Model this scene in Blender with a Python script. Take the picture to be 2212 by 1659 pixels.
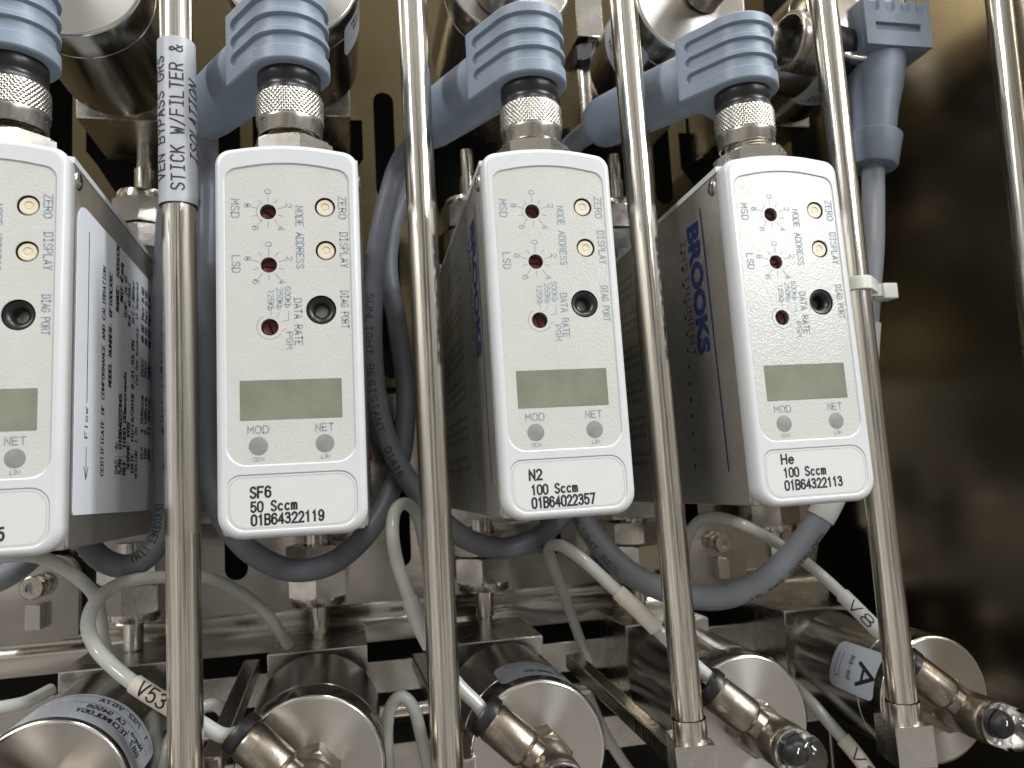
import bpy, bmesh, math, random
from mathutils import Vector, Matrix
random.seed(7)
for o in list(bpy.data.objects): bpy.data.objects.remove(o, do_unlink=True)
SC = bpy.context.scene
COL = SC.collection
S = 0.001                      # all sizes below are millimetres
R = math.radians
PI = math.pi

# ------------------------------------------------------------------ camera
CX, CY, CZ = 33.836, -207.908, 15.263
FOC = 1665.8
_a, _b, _c = R(12.104), R(6.07), R(-3.139)
FW = Vector((math.sin(_a)*math.cos(_b), math.cos(_a)*math.cos(_b), math.sin(_b)))
_r0 = Vector((math.cos(_a), -math.sin(_a), 0)); _u0 = _r0.cross(FW)
CR = math.cos(_c)*_r0 + math.sin(_c)*_u0
CU = -math.sin(_c)*_r0 + math.cos(_c)*_u0
cam_d = bpy.data.cameras.new("camera"); cam = bpy.data.objects.new("camera", cam_d)
COL.objects.link(cam)
m = Matrix((CR, CU, -FW)).transposed().to_4x4()
m.translation = Vector((CX, CY, CZ))*S
cam.matrix_world = m
cam_d.sensor_width = 36; cam_d.lens = FOC/2212*36
cam_d.clip_start = 0.005; cam_d.clip_end = 20
cam_d.dof.use_dof = True; cam_d.dof.focus_distance = 0.225; cam_d.dof.aperture_fstop = 22
SC.camera = cam

def P(px, py, Y):
    """a measured point of the place (mm) on the plane at depth Y"""
    d = FW + (px-1106)/FOC*CR - (py-829.5)/FOC*CU
    t = (Y-CY)/d.y
    return Vector((CX, CY, CZ)) + t*d

# ------------------------------------------------------------------ room light
W = bpy.data.worlds.new("World"); SC.world = W; W.use_nodes = True
nt = W.node_tree; nt.nodes.clear()
out = nt.nodes.new("ShaderNodeOutputWorld"); bg = nt.nodes.new("ShaderNodeBackground")
tc = nt.nodes.new("ShaderNodeTexCoord"); sp = nt.nodes.new("ShaderNodeSeparateXYZ")
mr = nt.nodes.new("ShaderNodeMapRange"); mr.inputs[1].default_value = -1; mr.inputs[2].default_value = 1
cr = nt.nodes.new("ShaderNodeValToRGB")
e = cr.color_ramp.elements
e[0].position = 0.0; e[0].color = (0.29, 0.27, 0.25, 1)
e[1].position = 1.0; e[1].color = (0.46, 0.445, 0.41, 1)
for p_, c_ in ((0.40, (0.38, 0.355, 0.33, 1)), (0.55, (0.38, 0.36, 0.33, 1)), (0.70, (0.41, 0.39, 0.355, 1))):
    k = e.new(p_); k.color = c_
nt.links.new(tc.outputs["Generated"], sp.inputs[0]); nt.links.new(sp.outputs[2], mr.inputs[0])
nt.links.new(mr.outputs[0], cr.inputs[0])
# pale and dark noise bands added all round, a stand-in room for streaked reflections
wm = nt.nodes.new("ShaderNodeMapping"); wm.inputs["Scale"].default_value = (1, 1, 0.12)
wn = nt.nodes.new("ShaderNodeTexNoise"); wn.inputs["Scale"].default_value = 8.0; wn.inputs["Detail"].default_value = 3
wr = nt.nodes.new("ShaderNodeMapRange"); wr.inputs[1].default_value = 0.42; wr.inputs[2].default_value = 0.66
wr.inputs[3].default_value = 0.25; wr.inputs[4].default_value = 2.6
wx = nt.nodes.new("ShaderNodeVectorMath"); wx.operation = 'SCALE'
nt.links.new(tc.outputs["Generated"], wm.inputs[0]); nt.links.new(wm.outputs[0], wn.inputs[0]); nt.links.new(wn.outputs[0], wr.inputs[0])
nt.links.new(cr.outputs[0], wx.inputs[0]); nt.links.new(wr.outputs[0], wx.inputs["Scale"]); nt.links.new(wx.outputs[0], bg.inputs[0])
bg.inputs[1].default_value = 0.85
nt.links.new(bg.outputs[0], out.inputs[0])

def area(name, loc, target, sx, sy, power, col):
    l = bpy.data.lights.new(name, 'AREA'); l.shape = 'RECTANGLE'; l.size = sx; l.size_y = sy
    l.energy = power; l.color = col
    o = bpy.data.objects.new(name, l); COL.objects.link(o)
    o.location = loc
    o.rotation_euler = (Vector(target)-Vector(loc)).to_track_quat('-Z', 'Y').to_euler()
    return o
area("ceiling_light", (0.55, -0.52, 1.75), (0.1, -0.05, 0.0), 1.3, 0.18, 24, (1.0, 0.98, 0.95))
area("ceiling_light.001", (1.4, -0.9, 1.2), (0.0, 0.05, 0.05), 0.2, 0.8, 28, (0.96, 0.98, 1.0))
area("glare_lamp", (0.802, -1.059, 0.50), (0.16, 0, 0.085), 0.16, 0.14, 4.2, (0.95, 0.98, 1.0))  # low lamp, below ceiling height, added for the glare on the He overlay
area("ceiling_light.003", (-1.45, -1.0, 1.6), (0.1, 0, 0.0), 0.2, 1.3, 34, (0.97, 0.98, 1.0))

SC.view_settings.view_transform = 'Standard'; SC.view_settings.look = 'None'
SC.view_settings.exposure = 0; SC.view_settings.gamma = 1
SC.render.engine = 'CYCLES'
SC.cycles.max_bounces = 8; SC.cycles.glossy_bounces = 5; SC.cycles.transmission_bounces = 6
SC.cycles.use_denoising = True
SC.cycles.sample_clamp_indirect = 6

# ------------------------------------------------------------------ materials
def mat(name, col, rough=0.5, metal=0.0, noise=0.0, nscale=60, bump=0.0, bscale=400, aniso=0.0,
        stretch=(1, 1, 1), rvar=0.0, sss=0.0, trans=0.0, coat=0.0, radial=None, spec=None, sheen=0, ior=None, var=None,
        streak=0.0, arot=0.25):
    M = bpy.data.materials.new(name); M.use_nodes = True
    n = M.node_tree; b = n.nodes["Principled BSDF"]; L = n.links.new
    b.inputs["Base Color"].default_value = (*col, 1); b.inputs["Roughness"].default_value = rough
    b.inputs["Metallic"].default_value = metal
    if coat: b.inputs["Coat Weight"].default_value = coat; b.inputs["Coat Roughness"].default_value = 0.08
    if sss:
        b.inputs["Subsurface Weight"].default_value = sss; b.inputs["Subsurface Radius"].default_value = (0.002, 0.002, 0.0015)
        b.inputs["Subsurface Scale"].default_value = 1.0
    if trans: b.inputs["Transmission Weight"].default_value = trans
    if spec is not None: b.inputs["Specular IOR Level"].default_value = spec
    if ior: b.inputs["IOR"].default_value = ior
    co = n.nodes.new("ShaderNodeTexCoord"); mp = n.nodes.new("ShaderNodeMapping")
    mp.inputs["Scale"].default_value = tuple(stretch); L(co.outputs["Object"], mp.inputs[0])
    if noise or rvar or streak:
        t = n.nodes.new("ShaderNodeTexNoise"); t.inputs["Scale"].default_value = nscale
        t.inputs["Detail"].default_value = 6; t.inputs["Roughness"].default_value = 0.65
        L(mp.outputs[0], t.inputs[0])
        if noise:
            mx = n.nodes.new("ShaderNodeMix"); mx.data_type = 'RGBA'
            c2 = var if var else tuple(x*(1-noise) for x in col)
            mx.inputs[6].default_value = (*col, 1); mx.inputs[7].default_value = (*c2, 1)
            r_ = n.nodes.new("ShaderNodeMapRange"); r_.inputs[1].default_value = 0.38; r_.inputs[2].default_value = 0.68
            L(t.outputs[0], r_.inputs[0]); L(r_.outputs[0], mx.inputs[0]); L(mx.outputs[2], b.inputs["Base Color"])
        if rvar:
            r2 = n.nodes.new("ShaderNodeMapRange"); r2.inputs[1].default_value = 0.3; r2.inputs[2].default_value = 0.7
            r2.inputs[3].default_value = max(0.02, rough-rvar); r2.inputs[4].default_value = rough+rvar
            L(t.outputs[0], r2.inputs[0]); L(r2.outputs[0], b.inputs["Roughness"])
    if bump:
        t2 = n.nodes.new("ShaderNodeTexNoise"); t2.inputs["Scale"].default_value = bscale; t2.inputs["Detail"].default_value = 3
        L(mp.outputs[0], t2.inputs[0])
        bp = n.nodes.new("ShaderNodeBump"); bp.inputs["Strength"].default_value = bump; bp.inputs["Distance"].default_value = 0.0003
        L(t2.outputs[0], bp.inputs["Height"]); L(bp.outputs[0], b.inputs["Normal"])
    if aniso:
        b.inputs["Anisotropic"].default_value = aniso
        if radial:
            tg = n.nodes.new("ShaderNodeTangent"); tg.direction_type = 'RADIAL'; tg.axis = radial
            L(tg.outputs[0], b.inputs["Tangent"]); b.inputs["Anisotropic Rotation"].default_value = arot
    return M

STEEL = (0.66, 0.625, 0.56)
M = {
 'tube_steel': mat('polished_steel_tube', (0.74, 0.705, 0.635), 0.19, 1, noise=0.14, nscale=300, bump=0.35, bscale=900, stretch=(1, 1, 0.02), rvar=0.05),
 'block_steel': mat('machined_steel', (0.66, 0.64, 0.60), 0.24, 1, noise=0.15, nscale=120, bump=0.15, bscale=1500, rvar=0.08),
 'nut_steel': mat('hex_steel', (0.60, 0.57, 0.52), 0.17, 1, noise=0.12, nscale=150, bump=0.1, bscale=1200, rvar=0.07),
 'side_steel': mat('brushed_side_plate', (0.68, 0.66, 0.62), 0.42, 1, noise=0.2, nscale=90, bump=0.12, bscale=3000, rvar=0.06),
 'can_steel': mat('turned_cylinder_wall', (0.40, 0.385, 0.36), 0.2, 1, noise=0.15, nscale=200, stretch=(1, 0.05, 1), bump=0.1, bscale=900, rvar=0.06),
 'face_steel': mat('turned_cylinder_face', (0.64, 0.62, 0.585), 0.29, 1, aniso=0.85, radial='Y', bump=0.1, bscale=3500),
 'rim_steel': mat('bright_rim', (0.85, 0.83, 0.78), 0.2, 1),
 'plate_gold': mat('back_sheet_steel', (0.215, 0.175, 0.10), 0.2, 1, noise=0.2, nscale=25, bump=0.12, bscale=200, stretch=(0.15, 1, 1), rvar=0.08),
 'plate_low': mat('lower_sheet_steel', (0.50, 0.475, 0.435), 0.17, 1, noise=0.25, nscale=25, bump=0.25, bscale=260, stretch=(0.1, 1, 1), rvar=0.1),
 'wall_steel': mat('side_wall_steel', (0.42, 0.38, 0.31), 0.24, 1, noise=0.1, nscale=200, bump=0.13, bscale=900, stretch=(1, 0.02, 1), rvar=0.02),
 'nickel': mat('tarnished_nickel', (0.42, 0.375, 0.315), 0.32, 1, noise=0.5, nscale=220, bump=0.15, bscale=900, rvar=0.1, var=(0.23, 0.19, 0.15)),
 'knurl': mat('knurled_nickel', (0.54, 0.51, 0.455), 0.28, 1, noise=0.15, nscale=200, rvar=0.05),
 'white': mat('white_moulded_plastic', (0.60, 0.615, 0.62), 0.32, bump=0.06, bscale=1500, coat=0.25, noise=0.05, nscale=120),
 'overlay': mat('grey_white_overlay_film', (0.55, 0.555, 0.52), 0.18, bump=0.3, bscale=1700, noise=0.06, nscale=80, rvar=0.03),
 'label_film': mat('white_label_film', (0.61, 0.615, 0.605), 0.38, bump=0.06, bscale=900, noise=0.03, nscale=100),
 'groove': mat('edge_line_plastic', (0.42, 0.42, 0.41), 0.6),
 'print_grey': mat('blue_grey_print', (0.19, 0.225, 0.265), 0.6, noise=0.25, nscale=1500, var=(0.33, 0.37, 0.40)),
 'print_black': mat('black_print', (0.02, 0.02, 0.022), 0.55),
 'print_blue': mat('navy_print', (0.007, 0.014, 0.065), 0.5),
 'lcd': mat('lcd_window', (0.235, 0.24, 0.185), 0.2, coat=0.7, noise=0.3, nscale=45, spec=0.5),
 'led': mat('grey_led_window', (0.27, 0.265, 0.255), 0.32, noise=0.2, nscale=300, coat=0.4),
 'cream': mat('cream_button', (0.68, 0.61, 0.47), 0.4, sss=0.15),
 'maroon': mat('maroon_rotary_switch', (0.17, 0.03, 0.035), 0.35, noise=0.3, nscale=400),
 'black': mat('black_rubber', (0.012, 0.012, 0.013), 0.35, bump=0.05, bscale=900),
 'void': mat('black_gap', (0.004, 0.004, 0.004), 0.8),
 'blue': mat('blue_grey_rubber', (0.235, 0.285, 0.355), 0.46, noise=0.14, nscale=70, bump=0.22, bscale=1600, rvar=0.06, var=(0.20, 0.245, 0.305)),
 'cable': mat('grey_cable_jacket', (0.18, 0.195, 0.225), 0.42, noise=0.15, nscale=90, bump=0.08, bscale=900),
 'cable_light': mat('light_grey_cable_jacket', (0.27, 0.29, 0.325), 0.45, noise=0.12, nscale=90, bump=0.08, bscale=900),
 'airline': mat('milky_nylon_tube', (0.80, 0.82, 0.78), 0.25, trans=0.25, sss=0.5, noise=0.12, nscale=120, coat=0.3, var=(0.70, 0.725, 0.675)),
 'paper': mat('white_vinyl_label', (0.44, 0.46, 0.495), 0.42, noise=0.05, nscale=160, bump=0.08, bscale=250),
 'paper_cream': mat('cream_sleeve', (0.78, 0.72, 0.62), 0.5, noise=0.06, nscale=160, bump=0.1, bscale=300),
 'paper_grey': mat('grey_side_label', (0.72, 0.75, 0.80), 0.36, noise=0.05, nscale=60, bump=0.15, bscale=120),
 'cyl_label': mat('silver_film_label', (0.50, 0.54, 0.60), 0.3, noise=0.08, nscale=60, coat=0.3),
 'nylon': mat('white_nylon_tie', (0.72, 0.75, 0.68), 0.3, sss=0.4),
 'dome': mat('clear_dome', (0.97, 0.98, 0.97), 0.02, trans=1.0, ior=1.45),
 'red': mat('red_marker', (0.5, 0.03, 0.04), 0.4),
}

# ------------------------------------------------------------------ builders
def finish(bm, name, material, parent=None, loc=None, smooth=35, mats=None, flat_y=False):
    """loc: thing base (mm) that the mesh is stored relative to"""
    bmesh.ops.remove_doubles(bm, verts=bm.verts, dist=1e-4)
    off = Vector(loc) if loc is not None else Vector((0, 0, 0))
    for v in bm.verts: v.co = (v.co-off)*S
    bmesh.ops.recalc_face_normals(bm, faces=bm.faces)
    lim = R(smooth)
    for f in bm.faces:                           # builders mark flat faces with material index 1
        f.smooth = f.material_index == 0; f.material_index = 0
    for ed in bm.edges:
        if len(ed.link_faces) == 2:
            try: ed.smooth = ed.calc_face_angle() < lim
            except ValueError: ed.smooth = True
    me = bpy.data.meshes.new(name); bm.to_mesh(me); bm.free()
    me.materials.append(M[material])
    if mats:
        for x in mats: me.materials.append(M[x])
    o = bpy.data.objects.new(name, me); COL.objects.link(o)
    if parent is not None: o.parent = parent
    elif loc is not None: o.location = off*S
    return o

def thing(name, label, cat, loc=(0, 0, 0), group=None):
    o = bpy.data.objects.new(name, None); COL.objects.link(o)
    o.empty_display_size = 0.01
    o.location = Vector(loc)*S; o['label'] = label; o['category'] = cat
    if group: o['group'] = group
    return o

def tag(o, label=None, cat=None, group=None, kind=None):
    for k_, v_ in (('label', label), ('category', cat), ('group', group), ('kind', kind)):
        if v_: o[k_] = v_
    return o

def copy_tree(o, parent=None):
    c = o.copy(); COL.objects.link(c)
    if parent is not None: c.parent = parent
    for ch in list(o.children): copy_tree(ch, c)
    return c

def box(bm, x0, x1, y0, y1, z0, z1, bev=0.0, seg=2):
    t = bmesh.new()
    bmesh.ops.create_cube(t, size=1)
    for v in t.verts:
        v.co = Vector(((x0+x1)/2+v.co.x*(x1-x0), (y0+y1)/2+v.co.y*(y1-y0), (z0+z1)/2+v.co.z*(z1-z0)))
    for f in t.faces: f.material_index = 1
    if bev:
        r_ = bmesh.ops.bevel(t, geom=t.edges[:], offset=bev, segments=seg, affect='EDGES', profile=0.6, material=0)
        for f in r_['faces']: f.material_index = 0
        t.normal_update()
        for f in t.faces: f.material_index = 1 if max(abs(f.normal.x), abs(f.normal.y), abs(f.normal.z)) > 0.99999 else 0
    merge(bm, t)

def merge(bm, t, mtx=None):
    me = bpy.data.meshes.new("tmp")
    if mtx is not None: t.transform(mtx)
    t.to_mesh(me); t.free(); bm.from_mesh(me); bpy.data.meshes.remove(me)

def frame(d):
    d = Vector(d).normalized()
    up = Vector((0, 0, 1)) if abs(d.z) < 0.9 else Vector((1, 0, 0))
    a = up.cross(d).normalized(); b = d.cross(a)
    return a, b, d

def lathe(bm, prof, o, d, seg=48, cap=True, rot=0.0):
    """prof: (radius, distance along d)"""
    a, b, d = frame(d); o = Vector(o); rings = []
    for r, h in prof:
        if r < 1e-5: rings.append([bm.verts.new(o+d*h)]); continue
        rings.append([bm.verts.new(o+d*h+(a*math.cos(rot+2*PI*i/seg)+b*math.sin(rot+2*PI*i/seg))*r) for i in range(seg)])
    for p, q in zip(rings, rings[1:]):
        for i in range(seg):
            j = (i+1) % seg
            if len(p) == 1 and len(q) == 1: continue
            if len(p) == 1: bm.faces.new((p[0], q[i], q[j]))
            elif len(q) == 1: bm.faces.new((p[i], p[j], q[0]))
            else: bm.faces.new((p[i], p[j], q[j], q[i]))
    if cap:
        for k in (rings[0], rings[-1]):
            if len(k) > 2: bm.faces.new(k)

def hexprism(bm, af, h0, h1, o, d, rot=0.0, ch=0.6):
    """hexagon with chamfered (turned) corners; af across flats"""
    rc = af/math.sqrt(3)
    a, b, d = frame(d); o = Vector(o); rings = []
    n = 48
    def rad(t, k):
        t = (t % (PI/3))-PI/6
        hx = af/2/math.cos(t)
        return min(hx, k)
    for h, k in ((h0, rc-ch*1.3), (h0+ch, rc+1), (h1-ch, rc+1), (h1, rc-ch*1.3)):
        rings.append([bm.verts.new(o+d*h+(a*math.cos(2*PI*i/n+rot)+b*math.sin(2*PI*i/n+rot))*rad(2*PI*i/n, k)) for i in range(n)])
    for p, q in zip(rings, rings[1:]):
        for i in range(n):
            j = (i+1) % n; bm.faces.new((p[i], p[j], q[j], q[i])).material_index = 1
    bm.faces.new(rings[0]).material_index = 1; bm.faces.new(rings[-1]).material_index = 1

def spline(pts, n=10):
    pts = [Vector(p) for p in pts]; out = []
    ext = [pts[0]*2-pts[1]]+pts+[pts[-1]*2-pts[-2]]
    for i in range(len(pts)-1):
        p0, p1, p2, p3 = ext[i:i+4]
        for k in range(n):
            t = k/n
            out.append(0.5*((2*p1)+(p2-p0)*t+(2*p0-5*p1+4*p2-p3)*t*t+(3*p1-p0-3*p2+p3)*t**3))
    out.append(pts[-1]); return out

def frames_along(path):
    tans = []
    for i in range(len(path)):
        a = path[max(i-1, 0)]; b = path[min(i+1, len(path)-1)]
        tans.append((b-a).normalized())
    n = tans[0].orthogonal().normalized(); fr = []
    # start with a normal that faces the viewer side (-Y)
    v = Vector((0, -1, 0)); v = v-tans[0]*v.dot(tans[0])
    if v.length > 0.2: n = v.normalized()
    for t in tans:
        n = (n-t*n.dot(t)).normalized(); fr.append((n, t.cross(n), t))
    return fr

def tube(bm, path, r, seg=20, cap=True):
    fr = frames_along(path); rings = []
    for p, (n, b, t) in zip(path, fr):
        rings.append([bm.verts.new(p+(n*math.cos(2*PI*i/seg)+b*math.sin(2*PI*i/seg))*r) for i in range(seg)])
    for p, q in zip(rings, rings[1:]):
        for i in range(seg):
            j = (i+1) % seg; bm.faces.new((p[i], p[j], q[j], q[i]))
    if cap: bm.faces.new(rings[0]); bm.faces.new(rings[-1])

_tc = {}
def text2d(s, w=None, h=None, bold=0.0, space=1.0):
    """flat filled lettering: verts (x,y) from 0..w, cap height h"""
    key = (s, bold, space)
    if key not in _tc:
        c = bpy.data.curves.new("t", 'FONT'); c.body = s; c.resolution_u = 3; c.offset = bold; c.space_character = space
        c.fill_mode = 'FRONT'
        o = bpy.data.objects.new("t", c); COL.objects.link(o)
        me = bpy.data.meshes.new_from_object(o)
        _tc[key] = ([(v.co.x, v.co.y) for v in me.vertices], [tuple(p.vertices) for p in me.polygons])
        bpy.data.objects.remove(o); bpy.data.curves.remove(c); bpy.data.meshes.remove(me)
    vs, fs = _tc[key]
    x0 = min(v[0] for v in vs); x1 = max(v[0] for v in vs)
    ky = h/0.72; kx = (w/(x1-x0)) if w else ky
    return [((v[0]-x0)*kx, v[1]*ky) for v in vs], fs

def put_text(bm, s, w, h, fn, align=0.5, bold=0.0, space=1.0, sub=0):
    """fn maps (x along text, y up from baseline) in mm to a point"""
    vs, fs = text2d(s, w, h, bold, space)
    wd = max(v[0] for v in vs)
    t = bmesh.new()
    vv = [t.verts.new((v[0]-wd*align, v[1], 0)) for v in vs]
    for f in fs:
        try: t.faces.new([vv[i] for i in f])
        except ValueError: pass
    if sub:
        for _ in range(sub):
            long = [ed for ed in t.edges if ed.calc_length() > 1.0]
            if long: bmesh.ops.subdivide_edges(t, edges=long, cuts=1)
            bmesh.ops.triangulate(t, faces=t.faces[:])
    for v in t.verts: v.co = fn(v.co.x, v.co.y)
    merge(bm, t)

# a single-stroke technical alphabet (cell 4 wide, 6 high)
def _arc(cx, cy, rx, ry, a0, a1, n=6): return [(cx+rx*math.cos(R(a0+(a1-a0)*i/n)), cy+ry*math.sin(R(a0+(a1-a0)*i/n))) for i in range(n+1)]
_O = _arc(2, 4.2, 2, 1.8, 0, 180, 8)+_arc(2, 1.8, 2, 1.8, 180, 360, 8)+[(4, 4.2)]
G = {
 'A': [[(0, 0), (2, 6), (4, 0)], [(.7, 2), (3.3, 2)]], 'B': [[(0, 0), (0, 6), (2.6, 6)]+_arc(2.5, 4.6, 1.4, 1.4, 90, -90)+[(0, 3.2)], [(0, 3.2), (2.4, 3.2)]+_arc(2.5, 1.6, 1.5, 1.6, 90, -90)+[(0, 0)]],
 'C': [_arc(2, 4.2, 2, 1.8, 20, 180)+_arc(2, 1.8, 2, 1.8, 180, 340)], 'D': [[(0, 0), (0, 6), (2, 6)]+_arc(2, 4, 2, 2, 90, 0)+_arc(2, 2, 2, 2, 0, -90)+[(0, 0)]],
 'E': [[(4, 6), (0, 6), (0, 0), (4, 0)], [(0, 3.1), (3.2, 3.1)]], 'F': [[(4, 6), (0, 6), (0, 0)], [(0, 3.1), (3.2, 3.1)]],
 'G': [_arc(2, 4.2, 2, 1.8, 20, 180)+_arc(2, 1.8, 2, 1.8, 180, 360)+[(4, 2.8), (2.3, 2.8)]], 'H': [[(0, 0), (0, 6)], [(4, 0), (4, 6)], [(0, 3.1), (4, 3.1)]],
 'I': [[(2, 0), (2, 6)], [(.6, 6), (3.4, 6)], [(.6, 0), (3.4, 0)]], 'J': [[(3.6, 6), (3.6, 1.8)]+_arc(1.8, 1.8, 1.8, 1.8, 0, -180)],
 'K': [[(0, 0), (0, 6)], [(4, 6), (0, 2.4)], [(1.3, 3.5), (4, 0)]], 'L': [[(0, 6), (0, 0), (3.8, 0)]],
 'M': [[(0, 0), (0, 6), (2, 2.4), (4, 6), (4, 0)]], 'N': [[(0, 0), (0, 6), (4, 0), (4, 6)]], 'O': [_O],
 'P': [[(0, 0), (0, 6), (2.4, 6)]+_arc(2.4, 4.4, 1.6, 1.6, 90, -90)+[(0, 2.8)]], 'Q': [_O, [(2.4, 1.6), (4.2, -.3)]],
 'R': [[(0, 0), (0, 6), (2.4, 6)]+_arc(2.4, 4.5, 1.5, 1.5, 90, -90)+[(0, 3)], [(2.2, 3), (4, 0)]],
 'S': [_arc(2.05, 4.5, 1.85, 1.5, 20, 210)+[(1.2, 3.5), (2.8, 2.6)]+_arc(1.95, 1.55, 1.95, 1.55, 30, -160)],
 'T': [[(0, 6), (4, 6)], [(2, 6), (2, 0)]], 'U': [[(0, 6), (0, 2)]+_arc(2, 2, 2, 2, 180, 360, 8)+[(4, 6)]], 'V': [[(0, 6), (2, 0), (4, 6)]],
 'W': [[(0, 6), (1, 0), (2, 4), (3, 0), (4, 6)]], 'X': [[(0, 0), (4, 6)], [(0, 6), (4, 0)]], 'Y': [[(0, 6), (2, 3), (4, 6)], [(2, 3), (2, 0)]], 'Z': [[(0, 6), (4, 6), (0, 0), (4, 0)]],
 '0': [_O], '1': [[(.8, 4.8), (2.2, 6), (2.2, 0)]], '2': [_arc(2, 4.2, 1.9, 1.8, 165, -20)+[(0, 0), (4, 0)]],
 '3': [_arc(1.9, 4.6, 1.8, 1.4, 160, -90)+_arc(1.9, 1.65, 2.05, 1.6, 90, -160)], '4': [[(3, 0), (3, 6), (0, 1.7), (4.1, 1.7)]],
 '5': [[(3.7, 6), (.5, 6), (.2, 3.1)]+_arc(1.95, 1.95, 2, 1.95, 140, -155, 8)], '6': [_arc(2, 4.2, 1.9, 1.8, 25, 180)+_arc(2, 1.85, 1.95, 1.85, 180, 540, 12)],
 '7': [[(0, 6), (4, 6), (1.5, 0)]], '8': [_arc(2, 4.55, 1.7, 1.45, -90, 270, 12), _arc(2, 1.6, 1.95, 1.55, 90, 450, 12)],
 '9': [_arc(2, 1.8, 1.9, 1.8, 205, 360)+_arc(2, 4.15, 1.95, 1.85, 0, 360, 12)],
 '&': [[(4, 0), (.9, 4.2)]+_arc(1.8, 4.9, 1.0, 1.1, 200, -20)+[(.5, 2.4)]+_arc(1.7, 1.4, 1.6, 1.4, 150, 300)+[(3.9, 2.6)]],
 '/': [[(.2, -.4), (3.8, 6.4)]], '-': [[(.7, 3), (3.3, 3)]], '.': [[(1.8, 0), (2.2, 0)]], ',': [[(2.2, .3), (1.7, -.8)]], ':': [[(1.8, 4), (2.2, 4)], [(1.8, .6), (2.2, .6)]], '%': [[(0, 0), (4, 6)], [(.3, 5.2), (1, 5.2)], [(3, .7), (3.7, .7)]],
 '(': [_arc(3.4, 3, 1.8, 3.6, 120, 240)], ')': [_arc(.6, 3, 1.8, 3.6, 60, -60)],
 'a': [_arc(1.9, 1.9, 1.8, 1.9, 40, 320, 8), [(3.6, 3.8), (3.6, 0)]], 'b': [[(0, 6), (0, 0)], _arc(1.7, 1.9, 1.8, 1.9, 140, -140, 8)], 'c': [_arc(2, 1.95, 1.8, 1.95, 45, 315, 8)],
 'd': [[(3.6, 6), (3.6, 0)], _arc(1.9, 1.9, 1.8, 1.9, 40, 320, 8)], 'e': [[(.2, 2.1), (3.8, 2.1)]+_arc(2, 1.95, 1.8, 1.95, 5, 315, 9)], 'f': [[(1.4, 0), (1.4, 4.8)]+_arc(2.6, 4.8, 1.2, 1.2, 180, 80, 4), [(.3, 3.8), (2.9, 3.8)]],
 'g': [_arc(1.9, 1.9, 1.8, 1.9, 40, 320, 8), [(3.6, 3.8), (3.6, -.8)]+_arc(2, -.8, 1.6, 1.2, 0, -150, 5)], 'h': [[(0, 6), (0, 0)], [(0, 2.2)]+_arc(1.8, 2.2, 1.8, 1.6, 160, 0)+[(3.6, 0)]], 'i': [[(2, 0), (2, 3.9)], [(2, 5.1), (2, 5.6)]],
 'k': [[(0, 6), (0, 0)], [(3.4, 3.8), (0, 1.4)], [(1.2, 2.2), (3.6, 0)]], 'l': [[(2, 0), (2, 6)]],
 'm': [[(0, 0), (0, 3.9)], [(0, 2.9)]+_arc(1.05, 2.9, 1.0, 1.0, 160, 0, 5)+[(2.05, 0)], [(2.05, 2.9)]+_arc(3.1, 2.9, 1.0, 1.0, 160, 0, 5)+[(4.1, 0)]],
 'n': [[(0, 0), (0, 3.9)], [(0, 2.2)]+_arc(1.8, 2.2, 1.8, 1.6, 160, 0)+[(3.6, 0)]], 'o': [_arc(2, 1.95, 1.85, 1.95, 0, 360, 12)], 'p': [[(0, 3.9), (0, -1.8)], _arc(1.7, 1.9, 1.8, 1.9, 140, -140, 8)],
 'r': [[(.4, 0), (.4, 3.9)], [(.4, 2.2)]+_arc(2.2, 2.2, 1.7, 1.7, 160, 60, 4)], 's': [_arc(2, 2.9, 1.5, .95, 20, 200)+_arc(1.9, 1.0, 1.7, 1.0, 60, -160)], 't': [[(1.6, 5.4), (1.6, 1.2)]+_arc(2.7, 1.2, 1.1, 1.1, 180, 290, 4), [(.3, 3.9), (3.1, 3.9)]],
 'u': [[(0, 3.9), (0, 1.8)]+_arc(1.8, 1.8, 1.8, 1.8, 180, 360)+[(3.6, 3.9)], [(3.6, 3.9), (3.6, 0)]], 'v': [[(0, 3.9), (1.9, 0), (3.8, 3.9)]], 'w': [[(0, 3.9), (1, 0), (2, 3), (3, 0), (4, 3.9)]], 'x': [[(0, 0), (3.6, 3.9)], [(0, 3.9), (3.6, 0)]], 'y': [[(0, 3.9), (1.9, 0)], [(3.8, 3.9), (1.2, -1.9)]],
}
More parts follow.
